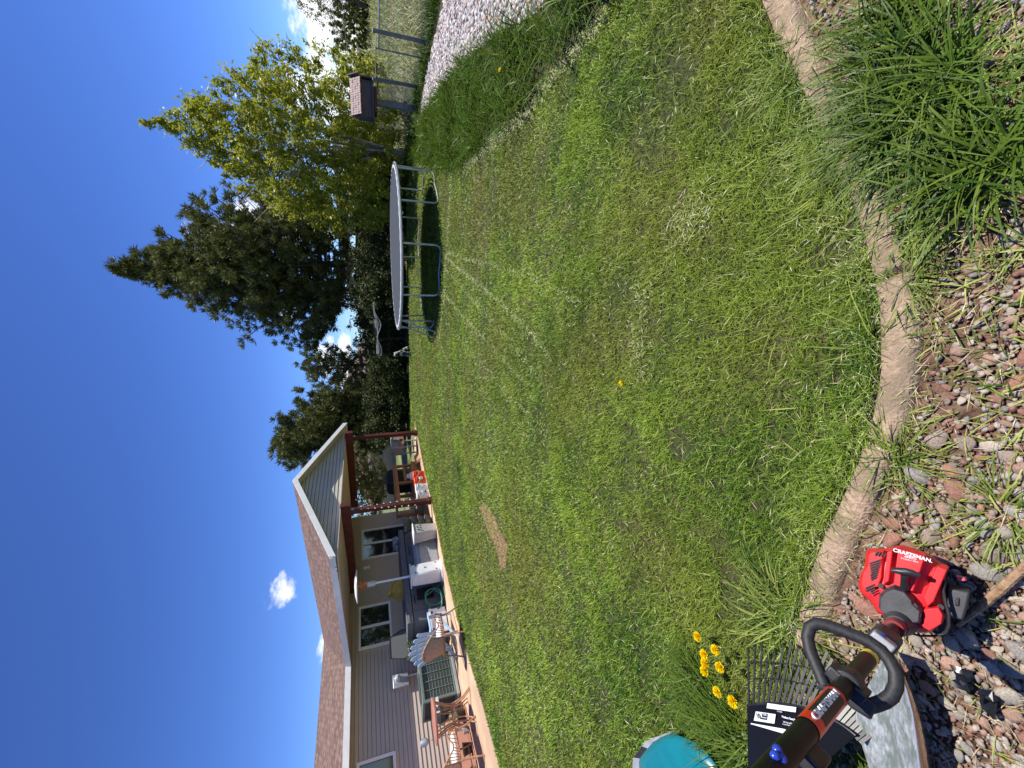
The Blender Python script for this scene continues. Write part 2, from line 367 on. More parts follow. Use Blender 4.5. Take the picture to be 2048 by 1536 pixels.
# scuffed thin spots
for cx, cy, r_, q_ in [(*G(1362, 890)[:2], .10, .85), (*G(1350, 440)[:2], .16, .35), (*G(1700, 490)[:2], .08, .7), (*G(1225, 1055)[:2], .15, .4), (*G(1120, 440)[:2], .3, .4), (*G(1285, 620)[:2], .35, .35), (*G(1480, 1180)[:2], .12, .6), (*G(1330, 240)[:2], .3, .4)]:
    k &= ~((np.hypot(x-cx, (y-cy)) < r_) & (rng.random(len(x)) < q_))
x, y, d = x[k], y[k], d[k]; n = len(x)
def vnoise(x, y, s, seed):
    r = np.random.default_rng(seed); T = r.random((64, 64)); u = x*s; v = y*s; i = np.floor(u).astype(int); j = np.floor(v).astype(int); fu = u-i; fv = v-j
    fu = fu*fu*(3-2*fu); fv = fv*fv*(3-2*fv); g = lambda a, c: T[a % 64, c % 64]
    return (g(i, j)*(1-fu)+g(i+1, j)*fu)*(1-fv)+(g(i, j+1)*(1-fu)+g(i+1, j+1)*fu)*fv
clump = vnoise(x, y, 9, 1)*.6+vnoise(x, y, 22, 2)*.4; big = vnoise(x, y, 1.1, 3); mid = vnoise(x, y, 3.5, 4)
keep = rng.random(n) < (.45+.9*clump); x, y, d, clump, big, mid = [a[keep] for a in (x, y, d, clump, big, mid)]; n = len(x)
h = (.016+.032*clump+.012*mid)*rng.uniform(.6, 1.3, n)*(1+.02*d); wd = np.clip(.0012+.0009*d, .0022, .018)*rng.uniform(.7, 1.3, n)
# longer fringe near the curb
cn = np.array([tuple(p) for p in resample(curb_c, .05)]); dc = np.full(n, 9.)
near = d < 2.6
dd = np.min(np.hypot(x[near][:, None]-cn[None, :, 0], y[near][:, None]-cn[None, :, 1]), axis=1); dc[near] = dd
h *= 1+1.5*np.exp(-dc/.07)
az = rng.uniform(0, 2*np.pi, n); lean = rng.uniform(.2, .85, n); bend = rng.uniform(0, .6, n)
V, F = blades(np.stack([x, y, np.zeros(n)], 1), h, wd, lean, bend, az)
tint = np.clip(rng.beta(1.2, 2.2, n)*.95 + .45*(mid-.5) + .40*(big-.5) + .08 + .3*(rng.random(n) < .05) , 0, 1)
# mower stripes: sheen of blades lying away or toward, painted into the tint
lane = np.sin((x*.35 - y*.10 + .18*x*x/ (1+.2*y))*5.5); tint = np.clip(tint + .05*lane, 0, 1)
tag(npmesh('lawn_grass', V, F, m_blade, np.repeat(tint, 7)), 'short mown lawn grass', None, kind='stuff')
m_bare = mat('bare_soil', (.17, .085, .045), (.33, .20, .12), 25, 8, .95, bump=.8, bscale=90)
def ragged(c, rad, st, n=26, seed=0):
    g = random.Random(seed); return [(c[0]+rad*math.cos(2*math.pi*k/n)*st*g.uniform(.75, 1.2), c[1]+rad*math.sin(2*math.pi*k/n)*g.uniform(.75, 1.2)) for k in range(n)]
sheet('bare_patch', dirt1, .005, m_bare); 
# longer shaggy tufts the mower missed
n = 5200; x = rng.uniform(-1.6, 2.2, n); y = rng.uniform(.8, 2.6, n); sh = vnoise(x, y, 4.5, 31); dcb = np.min(np.hypot(x[:, None]-cn[None, :, 0], y[:, None]-cn[None, :, 1]), axis=1)
k = inpoly(x, y, lawn_poly) & (rng.random(n) < (sh**2)*1.2*np.exp(-dcb/.9)+.5*np.exp(-dcb/.06)); x, y = x[k], y[k]; n = len(x); print('shaggy', n)
V, F = blades(np.stack([x, y, np.zeros(n)], 1), rng.uniform(.045, .105, n), rng.uniform(.0022, .0045, n), rng.uniform(.45, .93, n), rng.uniform(.3, 1.0, n), rng.normal(2.2, 1.3, n))
tag(npmesh('long_grass', V, F, m_weed, np.repeat(np.clip(rng.beta(1.3, 1.6, n), 0, 1), 7)), 'longer shaggy grass blades along the near edge of the lawn', None, kind='stuff')
# dried clippings: scattered and along mower lines
def strew(pts, n, spread, out):
    pts = [Vector(p) for p in pts]
    seg = [(a, c, (c-a).length) for a, c in zip(pts, pts[1:])]; tot = sum(s[2] for s in seg)
    for a, c, l in seg:
        m_ = int(n*l/tot); t = rng.random(m_); out.append(np.stack([a.x+(c.x-a.x)*t+rng.normal(0, spread, m_), a.y+(c.y-a.y)*t+rng.normal(0, spread, m_)], 1))
out = []
for line, cnt, sp in [([(893, 515), (930, 545), (1000, 600), (1060, 660), (1110, 720)], 750, .022), ([(895, 505), (940, 520), (1010, 535), (1090, 565), (1180, 610)], 500, .022), ([(893, 590), (935, 640), (1000, 710), (1050, 760)], 420, .028), ([(893, 640), (960, 720), (1030, 800), (1110, 880)], 320, .03),
                      ([(893, 540), (950, 600), (1030, 690), (1120, 800)], 380, .03), ([(880, 680), (930, 800), (990, 900)], 160, .04), ([(905, 345), (900, 440), (893, 520), (890, 600), (880, 680)], 500, .06), ([(1290, 560), (1280, 700), (1290, 760)], 250, .08), ([(1215, 30), (1120, 140), (1060, 225), (1000, 275), (930, 335)], 2600, .05), ([(1420, 400), (1380, 450), (1350, 480)], 260, .07)]:
    strew([G(*p) for p in line], cnt, sp, out)
m_ = 9000; xx = rng.uniform(-5, 5, m_); yy = rng.uniform(.6, 7, m_)**1.0; kk = inpoly(xx, yy, lawn_poly); out.append(np.stack([xx[kk], yy[kk]], 1))
i_ = rng.integers(0, len(cn), 2200); out.append(cn[i_] + rng.normal(0, .07, (2200, 2)))
P = np.concatenate(out); n = len(P); dd = np.hypot(P[:, 0], P[:, 1]); ang = rng.uniform(0, 2*np.pi, n)
C = np.stack([P[:, 0], P[:, 1], .012+rng.uniform(0, .022, n)], 1); L_ = rng.uniform(.008, .022, n)*(1+.12*dd)
A = np.stack([np.cos(ang), np.sin(ang), rng.normal(0, .25, n)], 1)*L_[:, None]; Bv = np.stack([-np.sin(ang), np.cos(ang), rng.normal(0, .3, n)], 1)*(.0010+.0005*dd)[:, None]
V, F = quads(C, A, Bv); tag(npmesh('grass_clippings', V, F, m_clip, np.repeat(rng.random(n), 4)), 'dry pale grass clippings strewn over the lawn', None, kind='stuff')
# tall unmown band on the right
band = band_out + band_in
xs = [p[0] for p in band]; ys = [p[1] for p in band]; n = 60000
x = rng.uniform(min(xs)-.2, max(xs), n); y = rng.uniform(min(ys), max(ys), n); k = inpoly(x, y, band) & (y > .2) & (np.arctan2(x, y) < .98)
x, y = x[k], y[k]; n = len(x); keep = rng.random(n) < (.25+.9*vnoise(x, y, 3.2, 9)); x, y = x[keep], y[keep]; n = len(x); print('band', n)
V, F = blades(np.stack([x, y, np.zeros(n)], 1), rng.uniform(.12, .42, n)*(.6+.7*vnoise(x, y, 2.6, 5)), .005+.0011*np.hypot(x, y)*rng.uniform(.6, 1.3, n), rng.uniform(.05, .65, n), rng.uniform(.1, 1.2, n), rng.normal(-1.9, 1.1, n))
tag(npmesh('tall_grass', V, F, m_tall, np.repeat(np.clip(rng.beta(1.5, 2.2, n)+.3*(vnoise(x, y, 2, 6)-.5), 0, 1), 7)), 'tall unmown green grass band beside the pebble strip', None, kind='stuff')
# dark tufts at the fence foot and field grass beyond
n = 9000; x = 8.05+rng.normal(.0, .22, n); y = rng.uniform(7.0, 19, n); 
V, F = blades(np.stack([x, y, np.zeros(n)], 1), rng.uniform(.08, .30, n)*(.4+vnoise(x, y, 1.5, 8)), rng.uniform(.008, .022, n), rng.uniform(.1, .6, n), rng.uniform(.1, .8, n))
tag(npmesh('fence_grass', V, F, m_tall, np.repeat(rng.beta(1.2, 3, n), 7)), 'rough dark grass tufts at the foot of the wire fence', None, kind='stuff')
m_fg = mat('field_blades', (.13, .17, .03), (.46, .44, .22), tint=True, rough=.6, transl=.25)
n = 36000; dd = 9+rng.random(n)**1.6*75; a_ = rng.uniform(.30, 1.0, n); x = dd*np.sin(a_); y = dd*np.cos(a_); k = (x > 8.4) & ((y > 16) | (x > 8.3)); x, y, dd = x[k], y[k], dd[k]; n = len(x)
V, F = blades(np.stack([x, y, np.zeros(n)-.01], 1), rng.uniform(.12, .45, n)*(.5+vnoise(x, y, .25, 7)), .010+.0012*dd, rng.uniform(.1, .6, n), rng.uniform(.2, .9, n))
tag(npmesh('field_grass', V, F, m_fg, np.repeat(np.clip(rng.beta(1.3, 2.4, n)+.5*(vnoise(x, y, .3, 11)-.5), 0, 1), 7)), 'pale unmown meadow grass beyond the wire fence', None, kind='stuff')

# ------------------------------------------------------------------ trees
m_bark = mat('bark', (.05, .038, .028), (.14, .11, .085), 14, 8, .9, bump=.8, stretch=(1, 1, .25))
m_palebark = mat('pale_bark', (.30, .27, .20), (.5, .46, .38), 8, 6, .85, bump=.3)
m_pine = mat('pine_needles', (.024, .040, .010), (.25, .26, .07), tint=True, rough=.55, transl=.22, spec=.3)
m_aspen = mat('spring_leaves', (.10, .17, .015), (.54, .52, .05), tint=True, rough=.45, transl=.42, spec=.3)
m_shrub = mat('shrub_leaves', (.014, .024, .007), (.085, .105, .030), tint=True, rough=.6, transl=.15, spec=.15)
m_hedge = mat('hedge_leaves', (.10, .12, .03), (.30, .29, .07), tint=True, rough=.6, transl=.25)
def prof_r(prof, z):
    zs = [p[0] for p in prof]; rs = [p[1] for p in prof]; return np.interp(z, zs, rs)
def pine(name_label, base, top, prof, nb, tuft_n, scale=1.0, mt=None, seed=3, z0=1.5, sprite=.30, lean=(0, 0), group=None, cat='tree', nm='pine_tree'):
    global rng
    r0 = rng; rng = np.random.default_rng(seed)
    t = thing(nm, name_label, cat, base, 0, group); b = MB()
    pts = [(lean[0]*k, lean[1]*k, top*k) for k in (-.005, .2, .4, .6, .8, .97)]; b.tube(pts, [.2*scale, .16*scale, .12*scale, .085*scale, .05*scale, .015], 8)
    Cs = []; Ds = []
    for i in range(nb):
        z = z0 + (top-z0)*((i+rng.random())/nb)**.92; a = rng.uniform(0, 2*np.pi); R_ = prof_r(prof, z/top)*rng.uniform(.62, 1.12)
        o = np.array([lean[0]*z/top, lean[1]*z/top, z]); up_ = .35+.55*(z/top)
        dirv = np.array([math.cos(a), math.sin(a), 0.0]); L = R_; pp = []
        for k in range(6):
            u = k/5; pp.append(o + dirv*L*u + np.array([0, 0, L*(up_*u*u - .08*u)]))
        b.tube(pp, [.035*scale*(1-u/6.5)+.006 for u in range(6)], 4, caps=False)
        ns = max(4, int(L*8/scale**.5))
        for j in range(ns):
            u = rng.uniform(.28, 1.05); q = o + dirv*L*u + np.array([0, 0, L*(up_*u*u - .08*u)])
            side = np.array([-dirv[1], dirv[0], 0])*rng.normal(0, .30)*L*(1.1-u*.7); q = q + side + np.array([0, 0, rng.normal(0, .10)*scale+abs(rng.normal(0, .1))])
            Cs.append(q); Ds.append(dirv*.6 + side*.8 + np.array([0, 0, .9]))
    tr = b.build('trunk', m_bark, t)
    C = np.array(Cs); Dv = np.array(Ds); Dv /= np.linalg.norm(Dv, axis=1)[:, None]; nC = len(C); K = int(tuft_n*1.25)
    C2 = np.repeat(C, K, 0) + rng.normal(0, sprite*.12, (nC*K, 3)); D2 = np.repeat(Dv, K, 0)*.8 + rv(nC*K)*.85; D2 /= np.linalg.norm(D2, axis=1)[:, None]
    Ln = sprite*rng.uniform(.35, .75, nC*K); A = D2*Ln[:, None]*.7; C2 = C2 + A*.9; Bq = np.cross(D2, rv(nC*K)); Bq = Bq/np.linalg.norm(Bq, axis=1)[:, None]*(sprite*.075)*rng.uniform(.6, 1.3, nC*K)[:, None]
    V, F = quads(C2, A, Bq); tt = np.clip(np.repeat(rng.beta(2, 3, nC), K)*.7+rng.random(nC*K)*.45-.05, 0, 1)
    npmesh('crown', V, F, mt or m_pine, np.repeat(tt, 4), parent=t); rng = r0; return t
pb = 24.0; pd_ = Vector((.288, .958, 0)).normalized()
pbase = pd_*pb
pine('tall dark pine tree behind the trampoline, the tallest of all the trees', pbase, 12.0, [(0, 3.6), (.2, 4.6), (.4, 3.9), (.55, 2.85), (.7, 1.8), (.85, .9), (.95, .36), (1, .08)], 250, 34, 1.15, seed=5, z0=2.2, lean=(-.95, 0), sprite=.33)
pine('smaller pine tree with open branches at the left foot of the tallest pine', Vector((.06, 1, 0))*22.5, 4.5, [(0, 1.2), (.3, 1.5), (.6, 1.2), (.85, .7), (1, .2)], 60, 20, .7, seed=8, z0=1.4, sprite=.26)
pine('bushy pine tree behind the porch roof', Vector((-.055, .998, 0)).normalized()*25, 6.2, [(0, 2.0), (.25, 2.5), (.5, 2.4), (.7, 1.8), (.88, 1.1), (1, .25)], 190, 32, .9, seed=11, z0=.8, lean=(-1.1, 0), sprite=.34)
pine('low branching pine tree seen through the porch opening', Vector((-4.4, 20.6, 0)), 4.4, [(0, 1.7), (.3, 2.1), (.6, 1.6), (.85, .8), (1, .2)], 70, 20, .8, seed=14, z0=.9, sprite=.26)
def leafy(label, base, top, prof, nl, leaf, m, seed=1, z0=1.0, stems=5, bark=None, sq=1.0, name='leafy_tree', cat='tree', clus=60, spread=.32, group=None, upright=.8, leafasp=.62, off=(0, 0)):
    global rng
    r0 = rng; rng = np.random.default_rng(seed); t = thing(name, label, cat, base, 0, group); b = MB(); Cs = []
    for i in range(stems):
        a = 2*math.pi*i/max(1, stems)+rng.uniform(-.4, .4); R_ = prof_r(prof, .6)*rng.uniform(.2, .75)*(stems > 1)
        hh = top*rng.uniform(.62, .86); pp = [(R_*math.cos(a)*u**1.2, R_*math.sin(a)*u**1.2*sq, hh*u) for u in (0, .2, .4, .6, .8, 1)]
        rr = .018*top/max(1, stems**.4); b.tube(pp, [rr*(1.05-u) for u in (0, .2, .4, .6, .8, 1)], 6)
        for j in range(9):
            u = rng.uniform(.25, .95); q = np.array([R_*math.cos(a)*u**1.2, R_*math.sin(a)*u**1.2*sq, hh*u]); aa = rng.uniform(0, 6.28); l = prof_r(prof, q[2]/top)*rng.uniform(.4, .9)
            e = q + np.array([math.cos(aa)*l, math.sin(aa)*l*sq, l*upright]); b.tube([q, (q+e)/2+np.array([0, 0, -.06*l]), e], [rr*.35, rr*.2, rr*.08], 4, caps=False)
    for i in range(clus):
        for _ in range(20):
            z = z0 + (top-z0)*rng.random()**.9; R_ = prof_r(prof, z/top); 
            if rng.random() < (R_/max(p[1] for p in prof))**1.3+.05: break
        a = rng.uniform(0, 6.283); rr_ = R_*math.sqrt(rng.random())*1.0
        Cs.append((rr_*math.cos(a)+off[0]*z/top, rr_*math.sin(a)*sq+off[1]*z/top, z, .35+.65*rng.random()))
    b.build('trunk', bark or m_bark, t)
    C = np.array(Cs); K = nl//clus; n = clus*K; sp = np.repeat(C[:, 3], K)*spread*top/6
    dirs = rng.normal(size=(n, 3)); P = np.repeat(C[:, :3], K, 0) + dirs*sp[:, None]*np.array([.55, .55, .8]); P[:, 2] = np.maximum(P[:, 2], .03)
    Nn = rv(n); Nn[:, 2] = np.abs(Nn[:, 2])+.3; A = np.cross(Nn, rv(n)); A /= np.linalg.norm(A, axis=1)[:, None]; Bq = np.cross(Nn, A); Bq /= np.linalg.norm(Bq, axis=1)[:, None]
    s_ = leaf*rng.uniform(.5, 1.2, n); V, F = quads(P, A*s_[:, None], Bq*(s_*leafasp)[:, None])
    tt = np.clip(np.repeat(rng.random(clus), K)*.45+rng.beta(2, 2, n)*.65, 0, 1); npmesh('crown', V, F, m, np.repeat(tt, 4), parent=t); rng = r0; return t
ad = Vector((.492, .871, 0)).normalized()*17.5
leafy('broad yellow green leafy tree rising behind the fence and birdhouse', ad, 7.8, [(0, 1.8), (.12, 2.7), (.3, 2.9), (.5, 2.6), (.65, 1.95), (.76, 1.15), (.88, .5), (1, .12)], 60000, .066, m_aspen, 21, .35, 9, m_palebark, name='leafy_tree', clus=950, spread=.155, off=(-.25, 0))
# shrubs along the far edge of the lawn
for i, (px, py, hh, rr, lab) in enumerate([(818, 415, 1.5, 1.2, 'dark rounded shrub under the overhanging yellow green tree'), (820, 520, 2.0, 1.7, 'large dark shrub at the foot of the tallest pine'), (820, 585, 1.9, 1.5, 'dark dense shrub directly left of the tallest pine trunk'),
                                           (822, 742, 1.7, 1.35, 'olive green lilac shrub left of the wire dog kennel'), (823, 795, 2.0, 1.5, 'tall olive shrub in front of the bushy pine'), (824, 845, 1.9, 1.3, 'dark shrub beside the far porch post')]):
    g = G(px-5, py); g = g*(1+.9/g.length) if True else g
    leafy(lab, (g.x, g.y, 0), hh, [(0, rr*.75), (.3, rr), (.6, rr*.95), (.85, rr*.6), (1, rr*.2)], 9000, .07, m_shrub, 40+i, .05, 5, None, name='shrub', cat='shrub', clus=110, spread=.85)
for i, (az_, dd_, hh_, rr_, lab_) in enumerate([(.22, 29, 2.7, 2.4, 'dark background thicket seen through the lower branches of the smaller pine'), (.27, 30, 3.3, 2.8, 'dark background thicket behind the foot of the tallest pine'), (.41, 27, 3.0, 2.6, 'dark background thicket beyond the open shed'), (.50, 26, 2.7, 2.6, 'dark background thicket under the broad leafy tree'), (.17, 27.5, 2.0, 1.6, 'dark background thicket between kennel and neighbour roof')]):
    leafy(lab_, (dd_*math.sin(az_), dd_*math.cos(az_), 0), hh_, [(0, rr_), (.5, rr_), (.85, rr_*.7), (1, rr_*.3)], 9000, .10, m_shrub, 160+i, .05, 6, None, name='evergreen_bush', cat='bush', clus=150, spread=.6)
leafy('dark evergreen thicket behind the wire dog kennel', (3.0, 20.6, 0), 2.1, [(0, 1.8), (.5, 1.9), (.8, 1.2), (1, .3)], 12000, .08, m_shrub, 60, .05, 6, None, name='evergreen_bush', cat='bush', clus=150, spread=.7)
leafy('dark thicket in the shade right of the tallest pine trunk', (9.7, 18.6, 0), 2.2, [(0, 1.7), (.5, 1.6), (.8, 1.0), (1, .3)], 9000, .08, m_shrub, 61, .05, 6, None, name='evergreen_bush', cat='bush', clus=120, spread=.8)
# far hedgerow across the field
hl = ['far yellow green hedgerow bush at the right edge, first from the right', 'far hedgerow bush, second from the right', 'far hedgerow bush, third from the right', 'far hedgerow bush, fourth from the right', 'far olive bush beside the bare willow', 'far hedgerow bush just behind the birdhouse roof']
for i, (az_, d_, hh, rr) in enumerate([(.96, 62, 4.8, 5), (.90, 60, 5.0, 4.6), (.845, 62, 4.6, 4.4), (.79, 60, 4.4, 4), (.73, 63, 3.6, 4), (.665, 60, 4.0, 4.5)]):
    leafy(hl[i], (d_*math.sin(az_), d_*math.cos(az_), 0), hh, [(0, rr), (.5, rr), (.8, rr*.8), (1, rr*.4)], 6500, .20, m_hedge, 70+i, .1, 6, None, name='hedgerow_bush', cat='bush', clus=170, spread=.30, group='hedgerow bushes across the field')
leafy('half bare grey willow tree standing in the far hedgerow', (40.5, 45, 0), 7.0, [(0, .6), (.3, 2.0), (.6, 3.2), (.85, 2.8), (1, 1.2)], 3500, .13, m_hedge, 90, 1.5, 14, m_palebark, name='willow_tree', clus=120, spread=.30)
leafy('small dark conifer tip above the far hedgerow', (44.5, 43.0, 0), 6.3, [(0, .8), (.6, .6), (.9, .35), (1, .1)], 2500, .16, m_pine, 91, .5, 1, None, name='conifer', clus=60, spread=.12)

# ------------------------------------------------------------------ house
def shingle_mat(name, c1, c2, c3):
    m = bpy.data.materials.new(name); m.use_nodes = True; nt = m.node_tree; b = nt.nodes['Principled BSDF']; L = nt.links.new
    tc = nt.nodes.new('ShaderNodeTexCoord'); br = nt.nodes.new('ShaderNodeTexBrick'); L(tc.outputs['UV'], br.inputs['Vector'])
    br.inputs['Scale'].default_value = 1; br.inputs['Brick Width'].default_value = .16; br.inputs['Row Height'].default_value = .14; br.inputs['Mortar Size'].default_value = .006
    br.inputs['Color1'].default_value = (*c1, 1); br.inputs['Color2'].default_value = (*c2, 1); br.inputs['Mortar'].default_value = (*c3, 1); br.inputs['Bias'].default_value = -.1
    nz = nt.nodes.new('ShaderNodeTexNoise'); nz.inputs['Scale'].default_value = 9; nz.inputs['Detail'].default_value = 6; L(tc.outputs['UV'], nz.inputs['Vector'])
    mx = nt.nodes.new('ShaderNodeMixRGB'); mx.blend_type = 'OVERLAY'; mx.inputs[0].default_value = .8; L(br.outputs[0], mx.inputs[1]); L(nz.outputs[0], mx.inputs[2]); L(mx.outputs[0], b.inputs['Base Color'])
    bp = nt.nodes.new('ShaderNodeBump'); bp.inputs['Strength'].default_value = .5; bp.inputs['Distance'].default_value = .01; L(br.outputs[1], bp.inputs['Height']); bp.invert = True; L(bp.outputs[0], b.inputs['Normal'])
    b.inputs['Roughness'].default_value = .92; return m
m_shin = shingle_mat('shingles', (.125, .073, .056), (.235, .148, .115), (.04, .024, .018))
m_side = mat('vinyl_siding', (.46, .385, .315), (.50, .425, .35), 2, 4, .55)
m_gside = mat('gable_siding', (.40, .385, .33), (.45, .43, .37), 2, 4, .6)
m_white = mat('white_trim', (.74, .74, .71), (.80, .80, .78), 5, 6, .5)
m_soffit = mat('soffit', (.50, .43, .33), (.56, .49, .38), 3, 4, .7)
m_red = mat('dark_red_stain', (.075, .016, .011), (.15, .035, .022), 9, 8, .6, stretch=(1, 1, .3), bump=.2)
m_glass = mat('window_glass', (.012, .016, .018), rough=.04, spec=.9, coat=.6)
m_galv = mat('galvanised', (.42, .43, .44), (.58, .59, .60), 12, 6, .42, metal=.55)
m_grey = mat('grey_paint', (.33, .34, .34), (.40, .41, .41), 6, 4, .5)
m_black = mat('black_plastic', (.010, .010, .011), (.022, .022, .024), 30, 4, .42)
def uvquad(name, pts, m, parent, uv=None, thick=0):
    "polygon in house frame with metric uv: u along first edge, v along slope"
    me = bpy.data.meshes.new(name); P = [Vector(p) for p in pts]; n = len(P)
    u = (P[1]-P[0]).normalized(); nn = None
    for k in range(2, n):
        nn = (P[1]-P[0]).cross(P[k]-P[0])
        if nn.length > 1e-4: break
    nn.normalize(); 
    if nn.z < 0: nn = -nn
    v = nn.cross(u)
    me.from_pydata([tuple(p) for p in P] + ([tuple(p - nn*thick) for p in P] if thick else []), [], [tuple(range(n))] + ([tuple(range(n, 2*n))[::-1]] + [(i, n+i, n+(i+1) % n, (i+1) % n) for i in range(n)] if thick else []))
    ul = me.uv_layers.new(name='UVMap')
    for l in me.loops:
        p = Vector(me.vertices[l.vertex_index].co)-P[0]; ul.data[l.index].uv = (p.dot(u), p.dot(v))
    b = bmesh.new(); b.from_mesh(me); bmesh.ops.triangulate(b, faces=b.faces[:]); bmesh.ops.recalc_face_normals(b, faces=b.faces); b.to_mesh(me); b.free()
    me.materials.append(m); o = bpy.data.objects.new(name, me); S.collection.objects.link(o); o.parent = parent; return o
house = thing('house', 'single storey house with grey siding, brown shingle roof and open gabled porch', 'house', HO, HA)
T = 3.5
zE = 2.60
rA = (1.31, -.28, 3.97); rB = (-1.80, -.28, 2.77); rC = (4.33, -.28, 2.66)
sE, _, zEm = WS(691, 1333, T-.47); rD = (sE, T-.47, zEm)
rt = 6.7; sR, _, zR = WS(648, 1285, rt); rE = (sR, rt, zR)
sN, _, zN = WS(628, 1536, rt); sN2, _, zN2 = WS(684, 1536, T-.47)
kR = (zN-zR)/(sN-sR); kE = (zN2-zEm)/(sN2-sE)
far = -11.0
rF = (far, rt, zR+kR*(far-sR)*.0+0.02); rG = (far, T-.47, zEm+kE*(far-sE)*.0)
print('eave', rD, rE, zN, zN2)
uvquad('porch_roof', [rB, rD, rE, rA], m_shin, house, thick=.05)
uvquad('porch_roof', [rC, rA, rE, (4.33, T-.47, 2.66)], m_shin, house, thick=.05)
uvquad('main_roof', [rG, rD, rE, rF], m_shin, house, thick=.06)
uvquad('main_roof', [(far, 2*rt-T+.47, rD[2]), (4.4, 2*rt-T+.47, rD[2]), (4.4, rt, rE[2]), rF], m_shin, house, thick=.06)
# rake fascia, gutters
def lap_wall(name, m, parent, x0, x1, z0, z1, t, step=.10, clip=None, lip=.018, nrm=-1):
    b = MB(); z = z0; k = 0
    while z < z1-1e-4:
        zt = min(z+step, z1)
        a0, a1 = (x0, x1) if clip is None else clip(z); c0, c1 = (x0, x1) if clip is None else clip(zt)
        if a1-a0 < .02: break
        if c1 <= c0: c0 = c1 = (a0+a1)/2
        y0, y1, g = t+nrm*lip, t-.002, z+.013
        b.add([(a0, y0, g), (a1, y0, g), (c1, y1, zt), (c0, y1, zt)], [(0, 1, 2, 3)]); b.add([(a0, t+.03, g), (a1, t+.03, g), (a1, y0, g), (a0, y0, g)], [(0, 1, 2, 3)])
        b.add([(a0, t+.03, z), (a1, t+.03, z), (a1, t+.03, g), (a0, t+.03, g)], [(0, 1, 2, 3)]); b.add([(a0, t-.002, z), (a1, t-.002, z), (a1, t+.03, z), (a0, t+.03, z)], [(0, 1, 2, 3)])
        z = zt
    return b.build(name, m, parent, smooth=0)
def fascia(a, c, h, parent, m=m_white, name='fascia', th=.03):
    a, c = Vector(a), Vector(c); b = MB(); b.prism([a, c, c-Vector((0, 0, h)), a-Vector((0, 0, h))], (0, -th, 0) if abs((c-a).y) < .5 else (-th, 0, 0)); return b.build(name, m, parent, smooth=0)
fascia(rB, rA, .15, house); fascia(rA, rC, .15, house)
lf = fascia(rB, rD, .14, house); lf2 = fascia(rG, rD, .14, house, name='gutter')
fascia((rC[0], rC[1], rC[2]), (rC[0], T-.47, rC[2]), .14, house)
# gable end wall set behind the rake
sl1 = (rA[2]-rB[2])/(rA[0]-rB[0]); sl2 = (rA[2]-rC[2])/(rC[0]-rA[0]); zb = 2.60
def gclip(z): return (rA[0]-(rA[2]-.09-z)/sl1, rA[0]+(rA[2]-.09-z)/sl2)
lap_wall('gable_wall', m_gside, house, 0, 1, zb, 3.87, 0.0, .105, gclip)
b = MB(); c0, c1 = gclip(zb); b.prism([(c0, 0.034, zb), (c1, .034, zb), (rA[0], .034, rA[2]-.1)], (0, .05, 0)); b.build('gable_backing', m_gside, house, smooth=0)
# rake soffits
b = MB()
for (a, c) in ((rB, rA), (rA, rC)): b.prism([Vector(a)+Vector((0, .0, -.11)), Vector(c)+Vector((0, 0, -.11)), Vector(c)+Vector((0, .29, -.11)), Vector(a)+Vector((0, .29, -.11))], (0, 0, .012))
b.build('rake_soffit', m_soffit, house, smooth=0)
# porch ceiling and eave soffits
b = MB(); b.prism([(-1.75, -.27, 2.60), (4.25, -.0, 2.60), (4.25, T, 2.60), (rD[0], T, 2.56), (rD[0]+.02, T-.47, 2.53)], (0, 0, -.02)); b.build('porch_ceiling', m_soffit, house, smooth=0)
b = MB(); b.prism([(rD[0], T-.45, rD[2]-.12), (far, T-.45, rG[2]-.12), (far, T+.02, rG[2]-.12), (rD[0], T+.02, rD[2]-.12)], (0, 0, .015)); b.build('soffit', m_soffit, house, smooth=0)
# walls
sc_, _, _ = WS(720, 1034, T)
lap_wall('wall', m_side, house, -11, sc_, .12, 2.58, T, .102)
b = MB(); b.box((sc_/2-5.5, T+.135, 1.2), (sc_+10.98, .2, 2.75)); b.box((sc_-.02, T+3, 1.25), (.1, 6, 2.6)); b.build('wall', m_side, house, smooth=0)
b = MB(); b.box((-4, T-.012, .03), (13.4, .03, .2)); b.build('foundation', m_conc, house, smooth=0)
# beams and posts
b = MB(); b.box((0, T/2-.15, 2.455), (.14, T+.25, .27)); b.build('beam', m_red, house, bevel=.006)
b = MB(); b.box((3.75, T/2-.15, 2.455), (.14, T+.25, .27)); b.build('beam', m_red, house, bevel=.006)
for s_ in (0, 3.75):
    b = MB(); b.box((s_, .0, 1.165), (.135, .135, 2.30)); b.box((s_, 0, .06), (.17, .17, .10)); b.build('post', m_red, house, bevel=.008)
    b = MB()
    for q in (-1, 1): b.prism([(s_-.05*q, -.075, 2.32), (s_+.05*q, -.075, 2.32), (s_+.05*q, -.075, 2.26), (s_, -.075, 2.21), (s_-.05*q, -.075, 2.26)], (0, -.004, 0))
    b.build('bracket', m_white, house, smooth=0)
